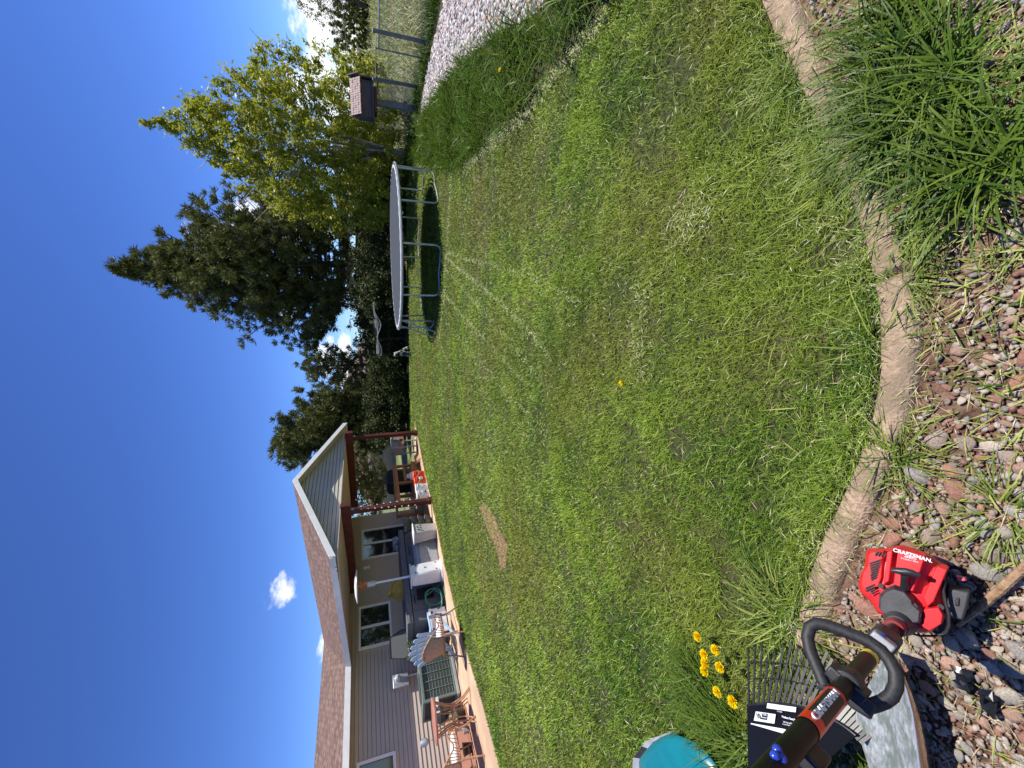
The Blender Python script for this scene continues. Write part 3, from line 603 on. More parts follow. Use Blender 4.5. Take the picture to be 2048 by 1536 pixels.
# windows and patio door
def window(p0, p1, zb_, zt_, mull, parent, name='window', slider=True):
    fr = MB(); w_ = .065; y = T-.035
    for xx in (p0+w_/2, p1-w_/2): fr.box((xx, y, (zb_+zt_)/2), (w_, .07, zt_-zb_))
    for zz in (zb_+w_/2, zt_-w_/2): fr.box(((p0+p1)/2, y, zz), (p1-p0-2*w_+.002, .066, w_))
    for mm_ in mull: fr.box((mm_, y+.002, (zb_+zt_)/2), (.075, .06, zt_-zb_-2*w_+.002))
    f = fr.build(name, m_white, parent, smooth=0, bevel=.004)
    ks = [p0+w_] + list(mull) + [p1-w_]
    for a, c in zip(ks, ks[1:]):
        g = MB(); g.box(((a+c)/2, T-.022, (zb_+zt_)/2), (c-a-.002, .012, zt_-zb_-2*w_)); g.build('pane', m_glass, f, smooth=0)
    return f
a1 = WS(717, 1303, T); a2 = WS(716, 1220, T); a3 = WS(786, 1286, T); window(a1[0], a2[0]+.05, a3[2], a1[2], [(a1[0]+a2[0])/2], house)
w2 = WS(713, 1529, T); w2b = WS(791, 1504, T); window(w2[0]-1.5, w2[0], w2b[2], w2[2], [w2[0]-.75], house)
d1 = WS(723.5, 1063, T); d2 = WS(727, 1121, T); dr = window(d2[0], d1[0], .22, d1[2], [(d1[0]+d2[0])/2], house, 'patio_door')
m_blind = mat('green_curtain', (.10, .13, .10), (.14, .17, .13), 12, 2, .8, stretch=(8, 1, .1))
b = MB()
for k in range(9): b.box((d2[0]+.1+k*.05, T-.012, 1.25), (.04, .008, 1.8))
b.build('blind', m_blind, dr, smooth=0)
# electric meter and conduit
mk = [WS(787, 1353, T-.12), WS(785, 1380, T-.12), WS(817, 1378, T-.12)]
mx = (mk[0][0]+mk[1][0])/2; mz = (mk[0][2]+mk[2][2])/2; mw = abs(mk[0][0]-mk[1][0]); mh = mk[1][2]-mk[2][2]
b = MB(); b.box((mx, T-.09, mz), (max(mw, .34), .18, mh)); em = b.build('electric_meter', m_galv, house, bevel=.01)
b = MB(); b.lathe([(.075, 0), (.08, .03), (.07, .10), (.04, .125), (.0, .13)], 16, (mx+.04, T-.18, mz+.08), (0, -1, 0)); b.build('meter_dial', mat('dial_glass', (.5, .52, .54), (.3, .31, .32), 12, rough=.1, spec=.8), em)
b = MB(); b.tube([(mx+.1, T-.10, mz-mh/2), (mx+.1, T-.10, .2), (mx+.1, T-.04, .05)], .028, 10); b.build('conduit', m_galv, em)
b = MB(); wl = WS(754, 1188, T); b.box((wl[0], T-.03, wl[2]), (.12, .05, .16)); b.build('outlet_box', m_grey, house, bevel=.004)
b = MB(); wl = WS(735, 1136, T); b.lathe([(.07, 0), (.07, .03), (.03, .05), (.05, .16), (.075, .2), (.0, .22)], 12, (wl[0], T-.02, wl[2]-.08)); b.build('porch_lamp', m_white, house)
# string lights
sl_ = hthing('string_lights', 'string of small white globe bulbs wound round the near porch post and beam', 'string lights', 0, -.05, 2.3)
b = MB(); bb = MB(); pts = []
for i in range(56):
    u = i/55; a = u*9*2*math.pi; pts.append((.085*math.cos(a), .05+.085*math.sin(a), -.12-u*1.75))
    if i % 2 == 0: q = pts[-1]; q = Vector((q[0]*1.25, .05+(q[1]-.05)*1.25, q[2]-.02)); bb.ell(q, (.018, .018, .024), 6, 5)
b.tube(pts, .004, 4)
q0 = [(0.1+.3*k, .25+.36*k, .26-.03*math.sin(k)) for k in range(9)]; b.tube(q0, .004, 4)
for q in q0: bb.ell((q[0], q[1], q[2]-.05), (.018, .018, .024), 6, 5)
q1 = [(.15+.42*k, .1+.05*k, .0-.16*math.sin(math.pi*k/8)) for k in range(9)]; b.tube(q1, .006, 4)
for q in q1: bb.ell((q[0], q[1], q[2]-.05), (.02, .02, .026), 6, 5)
b.build('cable', m_black, sl_); m_bulb = mat('bulb_glass', (.85, .82, .74), rough=.2)
vv = bb.v; per = 6*4+2
for k in range(len(vv)//per):
    o_ = MB(); o_.v = vv[k*per:(k+1)*per]; nf = len(bb.f)//(len(vv)//per); o_.f = [[i-k*per for i in f] for f in bb.f[k*nf:(k+1)*nf]]; o_.mi = [0]*nf; o_.build('bulb', m_bulb, sl_, smooth=60)

# ------------------------------------------------------------------ porch and patio things
m_wood = mat('orange_timber', (.30, .13, .045), (.48, .23, .09), 12, 8, .65, stretch=(1, 1, 6))
m_tub = mat('grey_resin', (.10, .10, .108), (.14, .14, .15), 20, 6, .6, stretch=(1, 1, 8))
m_lgrey = mat('light_grey_resin', (.33, .34, .34), (.42, .43, .43), 12, 6, .55)
m_wplast = mat('white_plastic', (.70, .71, .72), (.78, .79, .80), 6, 4, .35)
# hot tub style grey storage bench
tb = hthing('storage_bench', 'long dark grey planked storage bench against the house under the porch', 'storage bench', -1.5, 1.9, .015)
b = MB()
for k in range(10): b.box((-1.35+k*.30, 0, .42), (.292, 1.5, .80))
b.build('body', m_tub, tb, bevel=.008)
b = MB(); b.box((0, -.01, .915), (3.1, 1.58, .15)); b.box((0, -.805, .93), (3.1, .02, .05)); b.build('lid', m_tub, tb, bevel=.015)
b = MB(); b.box((-.78, -.768, .45), (.34, .02, .44)); b.build('vent_panel', m_black, tb, bevel=.004)
for hx in (-1.0, .6):
    b = MB(); b.tube([(hx, -.76, .74), (hx, -.80, .74), (hx+.2, -.80, .74), (hx+.2, -.76, .74)], .012, 6); b.build('handle', m_black, tb)
# curved light grey deck box
db = hthing('deck_box', 'light grey plastic deck box with a curved sunlit front on the patio edge', 'deck box', -1.22, .83, .015)
b = MB()
for k in range(3): b.box((-.42+k*.42, 0, .27), (.415, .60, .54))
for k in range(2): b.box((0, -.305, .15+k*.25), (1.24, .02, .235))
b.build('body', m_lgrey, db, bevel=.01)
b = MB(); pr = [(-.64, -.33), (-.64, .33), (.64, .33), (.64, -.33)]
for k in range(9):
    a = math.pi*k/9; a2 = math.pi*(k+1)/9
    y0, z0, y1, z1 = -.33*math.cos(a), .545+.11*math.sin(a), -.33*math.cos(a2), .545+.11*math.sin(a2)
    b.add([(-.65, y0, z0), (.65, y0, z0), (.65, y1, z1), (-.65, y1, z1), (-.65, y0, .54), (.65, y0, .54), (.65, y1, .54), (-.65, y1, .54)], [(0, 1, 2, 3), (0, 3, 7, 4), (1, 5, 6, 2)])
b.build('lid', m_lgrey, db, smooth=50)
# tapered bin
bn = hthing('laundry_bin', 'tapered pale grey bin with cut-out handles beside the near porch post', 'bin', -1.0, .23, .015, .2)
b = MB(); b.prism([(-.17, -.14, 0), (.17, -.14, 0), (.17, .14, 0), (-.17, .14, 0)], (0, 0, .62), 1.28); b.build('body', mat('bin_plastic', (.42, .40, .38), (.50, .48, .46), 9, 5, .5), bn, bevel=.02)
b = MB(); b.box((0, 0, .635), (.48, .40, .035)); b.build('rim', m_wplast, bn, bevel=.012)
for hx, hz, hw in ((-.08, .50, .07), (.05, .52, .06), (.12, .44, .05), (-.13, .42, .04), (0, .44, .05)): b = MB(); b.ell((hx, -.176-.02*(hz-.4), hz), (hw*.5, .012, .022), 8, 6); b.build('handle_hole', m_black, bn)
# stacking planter tower
sp_ = hthing('stacking_planter', 'stacked dark grey planter tower with trailing plants behind the near post', 'planter', -.35, .55, .015, .1)
for k in range(4):
    b = MB(); b.lathe([(.16, .0), (.20, .05), (.27, .17), (.28, .185), (.24, .18), (.1, .15)], 6, (.02*(k % 2), 0, .03+k*.21)); b.build('planter_tier', m_tub, sp_)
def sprigs(name, m, parent, c, r, n, leaf, seed=2, up=.6):
    g = np.random.default_rng(seed); d = g.normal(size=(n, 3)); d /= np.linalg.norm(d, axis=1)[:, None]; P = np.array(c)+d*np.array(r)*g.random((n, 1))**.4; P[:, 2] = np.maximum(P[:, 2], .02)
    A = d+np.array([0, 0, up])+g.normal(size=(n, 3))*.5; A /= np.linalg.norm(A, axis=1)[:, None]; Bq = np.cross(A, g.normal(size=(n, 3))); Bq /= np.linalg.norm(Bq, axis=1)[:, None]; s_ = leaf*g.uniform(.6, 1.3, n)
    V, F = quads(P, A*s_[:, None], Bq*(s_*.4)[:, None]); return npmesh(name, V, F, m, np.repeat(g.random(n), 4), parent=parent)
m_leaf = mat('potted_leaves', (.05, .11, .02), (.24, .32, .10), tint=True, rough=.45, transl=.25)
for k in range(3): sprigs('plant', m_leaf, sp_, (-.18, -.16, .22+k*.25), (.12, .12, .10), 90, .03, 5+k)
# patio heater
ph = hthing('patio_heater', 'tall white patio heater with copper burner and round reflector by the grey bench', 'patio heater', -2.12, .55, .015, .15)
b = MB(); b.prism([(-.21, -.21, .04), (.21, -.21, .04), (.21, .21, .04), (-.21, .21, .04)], (0, 0, .78), .93); base_ = b.build('tank_housing', m_wplast, ph, bevel=.05)
b = MB(); b.box((0, 0, .825), (.44, .44, .03)); b.build('shelf', m_wplast, ph, bevel=.012)
b = MB(); b.lathe([(.30, .0), (.30, .03), (.22, .06)], 20); b.build('foot', m_wplast, ph)
for q in ((-.12, .16), (.12, .16), (.0, .45), (-.13, .7), (.12, .68)):
    b = MB(); b.lathe([(.02, 0), (.018, .012), (0, .012)], 10, (q[0], -.205, q[1]), (0, -1, 0)); b.build('knob', m_black, base_)
b = MB(); b.tube([(0, 0, .83), (0, 0, 1.78)], .028, 12); b.build('pole', m_wplast, ph)
b = MB(); b.lathe([(.05, 1.70), (.075, 1.74), (.075, 1.9), (.05, 1.93)], 14); b.build('collar', m_galv, ph)
m_cop = mat('copper', (.65, .32, .14), rough=.3, metal=.9)
b = MB()
for k in range(4): b.lathe([(.10, 1.94+k*.04), (.115, 1.955+k*.04), (.10, 1.97+k*.04)], 16)
b.build('burner', m_cop, ph)
b = MB(); b.lathe([(.40, 2.145), (.39, 2.16), (.22, 2.20), (.03, 2.215)], 28); b.tube([(0, 0, 2.08), (0, 0, 2.2)], .012, 6); b.build('reflector', m_wplast, ph)
# hose
hz_ = hthing('garden_hose', 'coiled green garden hose at the foot of the grey bench', 'hose', -2.62, .92, .015)
b = MB(); pts = []
for k in range(150):
    a = k*.26; r_ = .26+.05*math.sin(k*.13); pts.append((r_*math.cos(a), r_*.45*math.sin(a)-.02*math.sin(k*.4), .08+.22*(1+math.sin(a+.4))*.9+.02*math.sin(k*.9)))
pts += [(.3, -.1, .04), (.5, -.2, .02), (.2, -.34, .02), (-.2, -.3, .02)]; b.tube(pts, .011, 6); b.build('hose', mat('green_rubber', (.05, .22, .13), (.09, .32, .20), 8, rough=.4), hz_)
# white lidded cooler
wc = hthing('cooler', 'small white lidded cooler with black latches left of the hose', 'cooler', -3.12, 1.25, .015, -.25)
b = MB(); b.box((0, 0, .2), (.55, .42, .40)); b.build('body', m_wood, wc, bevel=.02)
b = MB(); b.box((0, -.02, .43), (.60, .50, .06)); b.box((0, -.235, .22), (.58, .02, .38)); b.build('lid', m_wplast, wc, bevel=.012)
for q in (-.2, .2): b = MB(); b.box((q, -.26, .38), (.05, .02, .05)); b.build('latch', m_black, wc)
# yellow bag and things on the bench
yb = hthing('tarp_bundle', 'crumpled mustard yellow bag lying on the grey storage bench', 'bag', -1.55, 1.75, 1.005, .1)
m_yel = mat('mustard_cloth', (.36, .23, .035), (.50, .34, .07), 7, 6, .8, bump=.6, bscale=10)
b = MB(); b.dome([(-.25, -.16, 0), (.0, -.2, 0), (.24, -.15, 0), (.27, .12, 0), (.05, .2, 0), (-.24, .16, 0)], (.03, .02, .30), ((1, 0), (1.06, .3), (.95, .7), (.7, .93), (.3, 1.0))); b.build('cloth', m_yel, yb, smooth=30)
b = MB(); b.dome([(-.12, -.08, .27), (.1, -.1, .27), (.12, .08, .27), (-.1, .1, .27)], (-.1, 0, .16), ((.7, 0), (1, .4), (.7, .9), (.2, 1.0))); b.build('gathered_neck', m_yel, yb, smooth=30)
bd = hthing('folded_blanket', 'folded blue and white cloth on the bench below the patio door', 'blanket', .25, 1.9, 1.005, .3)
b = MB(); b.box((0, 0, .05), (.4, .3, .1)); b.box((.03, 0, .13), (.34, .26, .06)); b.build('cloth', mat('blue_cloth', (.05, .09, .22), (.4, .42, .5), 14, 4, .8), bd, bevel=.02)
# red kettle lid
rk = hthing('kettle_barbecue', 'dark red round kettle barbecue standing in the porch shade', 'barbecue', -2.75, 2.35, .015)
b = MB(); b.lathe([(.28, .86), (.29, .90), (.27, 1.0), (.2, 1.10), (.1, 1.15), (.0, 1.16)], 24); b.build('lid', mat('red_enamel', (.30, .02, .015), rough=.2, coat=.5), rk)
b = MB(); b.lathe([(.05, .58), (.18, .64), (.26, .75), (.28, .85)], 24); b.build('bowl', m_black, rk)
for k in range(3):
    b = MB(); a = k*2.1; b.tube([(.14*math.cos(a), .14*math.sin(a), .64), (.3*math.cos(a), .3*math.sin(a), 0)], .012, 6); b.build('leg', m_black, rk)
# folding mesh chair
mc = hthing('mesh_chair', 'dark grey mesh folding recliner leaning by the kitchen window', 'recliner', -2.95, 2.0, .015, -.3)
b = MB(); outl = [(-.28, .0, .75), (.28, 0, .75), (.34, .1, 1.1), (.24, .2, 1.42), (-.24, .2, 1.42), (-.34, .1, 1.1), (-.28, 0, .75)]; b.tube(outl, .014, 6); b.tube([(-.3, .05, .95), (.3, .05, .95)], .012, 6); b.tube([(-.28, 0, .75), (-.27, -.55, .45), (.27, -.55, .45), (.28, 0, .75)], .014, 6); b.build('frame', m_black, mc)
b = MB(); b.prism([Vector(q)*.985+Vector((0, .004, .012)) for q in outl[:-1]], (0, .006, 0)); b.add([(-.26, 0, .73), (-.255, -.53, .45), (.255, -.53, .45), (.26, 0, .73)], [(0, 1, 2, 3)]); b.build('mesh_fabric', mat('grey_mesh', (.06, .06, .06), (.10, .10, .10), 90, 2, .8), mc, smooth=0)
for q in (-1, 1):
    b = MB(); b.tube([(q*.3, .1, 1.0), (q*.31, -.35, 0)], .012, 6); b.build('leg', m_black, mc); b = MB(); b.tube([(q*.27, -.5, .47), (q*.31, .25, 0)], .012, 6); b.build('leg', m_black, mc)
# grill and potted bits in front of window
for (s_, t_, z_, lab, c_) in ((-3.15, 1.55, .015, 'black plant stand crowded with dark pots beside the mesh recliner', m_black),):
    pt = hthing('plant_stand', lab, 'plant stand', s_, t_, z_)
    for k in range(3):
        b = MB(); b.box((0, .12*k, .25+.25*k), (.8, .22, .02)); b.build('shelf', c_, pt)
        for q in range(3):
            b = MB(); b.lathe([(.05, 0), (.075, .12), (.08, .125), (.06, .12)], 10, (-.27+q*.26, .12*k, .262+.25*k)); b.build('pot', m_tub, pt)
            sprigs('plant', m_leaf, pt, (-.27+q*.26, .12*k, .46+.25*k), (.09, .09, .10), 40, .035, 30+3*k+q)
    for q in (-.38, .38): b = MB(); b.tube([(q, -.1, 0), (q, 0, .25), (q, .36, .8)], .01, 5); b.tube([(q, .36, 0), (q, .36, .9)], .01, 5); b.build('leg', c_, pt)
# adirondack
m_ab = mat('pale_blue_plastic', (.33, .50, .70), (.38, .55, .75), 5, 3, .45)
ac_ = hthing('adirondack_chair', 'pale blue slatted garden chair with a fan-shaped back behind the wicker chair', 'chair', -3.80, .62, .015, 1.95)
b = MB()
for k in range(7):
    a = (k-3)*.10; x0 = (k-3)*.062
    L_ = .82-.035*abs(k-3)**1.4; d = Vector((math.sin(a), .30, math.cos(a))).normalized()
    p0 = Vector((x0, .18, .26)); b.prism([p0+Vector((-.024, 0, 0)), p0+Vector((.024, 0, 0)), p0+d*L_+Vector((.050, 0, -.015)), p0+d*L_*1.02+Vector((0, 0, .01)), p0+d*L_+Vector((-.050, 0, -.015))], (0, -.02, 0))
for zz, hw in ((.30, .20), (.62, .30)): b.box((0, .18+.30*zz*.96+.012, .26+zz), (hw*2, .022, .05))
b.build('back', m_ab, ac_, bevel=.004)
b = MB()
for k in range(6): b.box((0, .16-k*.085, .25+k*.018+(-.01 if k == 5 else 0)), (.50, .075, .02))
b.build('seat', m_ab, ac_, bevel=.004)
for q in (-1, 1):
    b = MB(); b.prism([(q*.31, .2, .545), (q*.31, -.30, .56), (q*.31, -.36, .545), (q*.31+.0, -.36, .52), (q*.31, .2, .52)], (q*.0001+.01, 0, 0)); b.box((q*.31, -.08, .545), (.12, .62, .022)); b.build('armrest', m_ab, ac_, bevel=.006)
    b = MB(); b.box((q*.28, -.30, .27), (.03, .10, .54)); b.build('leg', m_ab, ac_, bevel=.004)
    b = MB(); b.prism([(q*.26, -.36, .36), (q*.26, .1, .20), (q*.26, .55, .0), (q*.26, .46, .0), (q*.26, .1, .13), (q*.26, -.36, .28)], (.025, 0, 0)); b.box((q*.28, .2, .40), (.03, .05, .28)); b.build('leg', m_ab, ac_, bevel=.003)
# wicker chairs
m_rat = mat('cane', (.36, .17, .085), (.55, .30, .17), 20, 6, .5, bump=.3)
m_wick = mat('woven_cane', (.42, .24, .16), (.62, .40, .28), 60, 4, .6, bump=.8, bscale=90)
m_cush = mat('white_cushion', (.74, .71, .68), (.82, .79, .76), 6, 4, .85, bump=.2, bscale=12)
def wicker(s, t, rot, lab):
    c = hthing('wicker_chair', lab, 'chair', s, t, .015, rot, 'wicker armchairs on the patio')
    b = MB(); rim = []; n = 26
    for k in range(n+1):
        a = math.pi*(-.06+1.12*k/n); zz = .50+.36*max(0, math.sin(a))**1.2; rim.append((.36*math.cos(a), .05+.30*math.sin(a), zz))
    b.tube(rim, .014, 8)
    low = [(.30*math.cos(math.pi*k/n), .02+.27*math.sin(math.pi*k/n), .40) for k in range(n+1)]; b.tube(low, .012, 6); b.tube([(.30, .02, .40), (.29, -.28, .40), (-.29, -.28, .40), (-.30, .02, .40)], .016, 8)
    b.tube([(.36, -.0, .49), (.38, -.15, .58), (.35, -.27, .52), (.30, -.30, .38)], .015, 8); b.tube([(-.36, -.0, .49), (-.38, -.15, .58), (-.35, -.27, .52), (-.30, -.30, .38)], .015, 8)
    for k in list(range(1, 7))+list(range(20, 26)): b.tube([low[k], Vector(low[k]).lerp(Vector(rim[k]), .5)*1.02, rim[k]], .007, 5)
    for q in (-1, 1):
        for u in (.2, .45, .7, .92): b.tube([(q*.30, .02-.3*u, .40), (q*(.36+.02*math.sin(3*u)), -.02-.24*u, .50+.07*math.sin(3*u))], .007, 5)
    b.build('frame', m_rat, c)
    b = MB(); vs = []; fs = []; ks = range(6, 21)
    for j in range(7):
        for k in ks: p = Vector(low[k]).lerp(Vector(rim[k]), j/6); vs.append(p)
    W_ = len(ks)
    for j in range(6):
        for k in range(W_-1): fs.append((j*W_+k, j*W_+k+1, (j+1)*W_+k+1, (j+1)*W_+k))
    b.add(vs, fs); o = b.build('woven_back', m_wick, c, smooth=60); sd = o.modifiers.new('s', 'SOLIDIFY'); sd.thickness = .012
    b = MB(); b.box((0, -.03, .405), (.56, .52, .02)); b.build('seat', m_rat, c)
    b = MB(); b.dome([(-.25, -.27, .415), (.25, -.27, .415), (.27, .1, .415), (.15, .24, .415), (-.15, .24, .415), (-.27, .1, .415)], (0, 0, .09), ((.96, 0), (1.02, .35), (1, .7), (.9, .95), (.4, 1))); b.build('cushion', m_cush, c, smooth=60)
    for q in (-1, 1):
        for yy, ox in ((-.27, .03), (.22, .02)):
            b = MB(); b.tube([(q*.28, yy, .40), (q*.30, yy*1.1, .2), (q*(.32+ox), yy*1.35, 0)], [.018, .016, .015], 8); b.build('leg', m_rat, c)
        b = MB(); b.tube([(q*.31, -.32, .14), (q*.31, .28, .14)], .009, 6); b.build('stretcher', m_rat, c)
wicker(-4.48, -.42, 1.75, 'wicker armchair with white cushion in front of the pale blue chair')
wicker(-6.30, .22, 1.75, 'wicker armchair with white cushion cut by the left edge, beside the round table')
# side table
ta = hthing('side_table', 'round red-brown bentwood side table with bowed legs between the wicker chairs', 'table', -5.62, .26, .015, .2)
m_terra = mat('red_brown_top', (.36, .14, .09), (.46, .20, .14), 6, 6, .5)
b = MB(); b.lathe([(.0, .70), (.36, .70), (.37, .71), (.37, .735), (.36, .74), (.0, .74)], 32); b.build('top', m_terra, ta)
for k in range(4):
    a = k*math.pi/2+.5; ca, sa = math.cos(a), math.sin(a); b = MB()
    for w_ in (-.035, .035):
        b.tube([((.30*ca-w_*sa), (.30*sa+w_*ca), .70), ((.20*ca-w_*sa), (.20*sa+w_*ca), .50), ((.17*ca-w_*sa), (.17*sa+w_*ca), .34), ((.25*ca-w_*sa), (.25*sa+w_*ca), .14), ((.38*ca-w_*sa), (.38*sa+w_*ca), 0)], .014, 8)
    b.build('leg', m_rat, ta)
b = MB(); b.tube([(.17*math.cos(2*math.pi*k/16), .17*math.sin(2*math.pi*k/16), .36) for k in range(17)], .014, 8); b.build('ring', m_rat, ta)
# AC unit
au = hthing('air_conditioner', 'boxy grey green air conditioner with slatted sides against the siding', 'air conditioner', -4.33, 1.62, .05, 0)
m_acg = mat('ac_green', (.115, .155, .13), (.15, .195, .165), 10, 4, .5); m_acd = mat('ac_grille', (.03, .045, .038), (.055, .07, .06), 120, 2, .7, bump=.6, bscale=150)
b = MB(); b.box((0, 0, .015), (1.08, .95, .05)); b.build('pad', m_grey, au)
b = MB(); b.box((0, 0, .40), (.94, .76, .68)); b.build('coil', m_acd, au)
b = MB(); b.box((0, 0, .765), (1.02, .84, .05)); b.box((0, 0, .06), (1.02, .84, .04))
for q in (-1, 1):
    for r_ in (-1, 1): b.box((q*.48, r_*.39, .41), (.06, .06, .67))
    b.box((q*.48, 0, .41), (.012, .72, .67)) if q > 0 else None
for k in range(1, 5): b.box((-.45+k*.18+.0, -.388, .41), (.018, .018, .66))
for k in range(9): b.box((0, -.383, .12+k*.07), (.9, .006, .008))
b.build('casing', m_acg, au, bevel=.004)
b = MB(); b.lathe([(.30, .79), (.31, .80), (.28, .81), (.0, .82)], 24); b.build('fan_guard', m_acd, au)
# small kettle grill on table stand, solar lamp, flower pots
kg = hthing('tabletop_grill', 'small black and silver barbecue behind the round side table', 'barbecue', -5.15, 1.15, .035)
b = MB(); b.lathe([(.0, .30), (.12, .32), (.2, .42), (.2, .5), (.12, .58), (.0, .6)], 16); b.build('bowl', mat('dark_enamel', (.03, .04, .045), rough=.25), kg)
for k in range(3): b = MB(); a = k*2.1+.4; b.tube([(.12*math.cos(a), .12*math.sin(a), .36), (.24*math.cos(a), .24*math.sin(a), 0)], .012, 6); b.build('leg', m_galv, kg)
b = MB(); b.box((.12, -.05, .52), (.3, .18, .05)); b.tube([(-.06, 0, .62), (0, 0, .66), (.06, 0, .62)], .01, 6); b.build('side_shelf', m_wplast, kg)
lp = hthing('garden_lamp', 'slim twisted metal garden lamp post in the planting bed', 'garden lamp', -5.62, .98, .035)
b = MB(); b.tube([(.012*math.sin(k*1.1), .012*math.cos(k*1.1), .08+k*.055) for k in range(13)], .012, 6); b.box((0, 0, .05), (.12, .12, .10)); b.build('post', m_galv, lp)
b = MB(); b.lathe([(.03, .80), (.07, .84), (.075, .90), (.05, .95), (.0, .97)], 12); b.build('head', m_galv, lp)
for (s_, t_, lab, fl) in ((-5.35, .98, 'bushy plant with pale flowers in a dark pot under the round table', 1), (-5.95, .95, 'round black empty pot on the mulch beside the garden lamp', 0), (-6.35, .92, 'low green seedling growing in the red mulch', 2)):
    pl = hthing('potted_plant' if fl < 2 else 'seedling', lab, 'plant pot' if fl < 2 else 'plant', s_, t_, .035)
    if fl < 2: b = MB(); b.lathe([(.0, 0), (.08, 0), (.11, .16), (.12, .17), (.10, .165), (.0, .13)], 14); b.build('pot', m_black, pl)
    if fl == 1: sprigs('foliage', mat('flower_leaves', (.10, .15, .06), (.55, .58, .40), tint=True, rough=.6, transl=.2), pl, (0, 0, .24), (.16, .16, .12), 350, .022, 4)
    if fl == 2: sprigs('foliage', m_leaf, pl, (0, 0, .06), (.12, .10, .07), 90, .035, 6, 1)
# work table, buckets, tank, cooler stand, black grill
wt = hthing('work_table', 'orange brown timber work table frame at the far side of the porch', 'work table', 2.45, 1.6, .015)
b = MB(); b.box((0, 0, .93), (2.1, .75, .04)); b.build('top', m_wood, wt, bevel=.004)
for q in (-1, 0, 1):
    for r_ in (-.32, .32): b = MB(); b.box((q*.98, r_, .455), (.085, .085, .91)); b.build('leg', m_wood, wt, bevel=.004)
b = MB(); b.box((0, -.37, .85), (2.0, .035, .10)); b.box((0, -.37, .25), (2.0, .035, .09)); b.box((0, 0, .3), (2.0, .6, .025)); b.box((.5, -.37, .55), (.9, .03, .08)); b.build('rail', m_wood, wt, bevel=.003)
pl = hthing('timber_offcuts', 'pale cut timber planks stacked on the patio right of the work table', 'planks', 3.0, .55, .015, .25)
for k in range(4): b = MB(); b.box((.02*k, .05*k, .02+.04*k), (.7-.06*k, .14, .036)); b.build('plank', mat('pale_pine_timber', (.50, .32, .17), (.62, .42, .25), 10, 6, .7), pl, bevel=.003)
bx = hthing('storage_tote', 'orange timber crate standing under the right end of the work table', 'crate', 3.05, 1.15, .015); b = MB(); b.box((0, 0, .15), (.5, .3, .3)); b.box((0, -.155, .25), (.52, .02, .05)); b.box((0, -.155, .08), (.52, .02, .05)); b.build('box', mat('orange_crate', (.60, .25, .05), (.7, .33, .09), 8, 4, .6), bx, bevel=.01)
m_ob = mat('orange_bucket', (.85, .09, .015), rough=.35); m_wb = mat('white_bucket', (.78, .78, .77), rough=.35)
bl = ['orange plastic bucket, the one standing farthest from the near porch post', 'orange plastic bucket with white round emblem, next to the white buckets', 'white plastic bucket standing next to the orange buckets', 'white plastic bucket with dark print, nearest to the near porch post']
for k in range(4):
    s_ = 1.60-k*.355; bk = hthing('bucket', bl[k], 'bucket', s_, .28-.02*k, .015, 0, 'row of upright plastic buckets on the patio edge'); mm_ = m_ob if k < 2 else m_wb
    b = MB(); b.lathe([(.0, 0), (.128, 0), (.148, .34), (.155, .345), (.155, .365), (.147, .372), (.0, .375)], 22); b.lathe([(.150, .29), (.158, .295), (.158, .305), (.150, .31)], 22); b.build('body', mm_, bk)
    b = MB(); b.tube([(.155*math.cos(a), -.155*math.sin(a)*.9-.02, .31-.14*math.sin(a)) for a in [math.pi*j/12 for j in range(13)]], .004, 5); b.build('handle', m_galv, bk)
    b = MB()
    if k == 1: b.prism([(.07*math.cos(a), -.141-.012*0, .16+.065*math.sin(a)) for a in [2*math.pi*j/16 for j in range(16)]], (0, -.006, 0)); b.build('emblem', m_wb, bk); b = MB(); b.box((0, -.15, .16), (.08, .004, .022)); b.build('emblem_bar', m_black, bk)
    else:
        if k == 3: b.box((0, -.140, .1), (.10, .006, .03)); b.box((-.02, -.143, .16), (.07, .006, .015)); b.build('print', m_black, bk)
pt = hthing('propane_tank', 'white propane gas cylinder behind the orange buckets', 'gas cylinder', 2.15, .75, .015)
b = MB(); b.lathe([(.0, .03), (.10, .03), (.15, .08), (.155, .16), (.155, .34), (.12, .43), (.04, .46), (.0, .46)], 20); b.build('body', m_wplast, pt)
b = MB(); b.lathe([(.11, 0), (.11, .06)], 16); b.build('foot_ring', m_wplast, pt); b = MB(); b.lathe([(.09, .44), (.1, .46), (.1, .54), (.09, .54)], 12); b.tube([(0, 0, .46), (0, 0, .52), (.05, 0, .53)], .018, 6); b.build('collar', m_galv, pt)
bg_ = hthing('barbecue_grill', 'large black covered barbecue between the work table and the patio cooler', 'barbecue', 3.15, 1.7, .015, .1)
b = MB(); b.box((.35, .3, .45), (.9, .55, .85)); b.dome([(-.12, .02, .88), (.82, .02, .88), (.82, .58, .88), (-.12, .58, .88)], (0, 0, .32), ((1, 0), (1, .4), (.9, .8), (.7, 1.0), (.3, 1.05))); b.build('cover', m_black, bg_, bevel=.03)
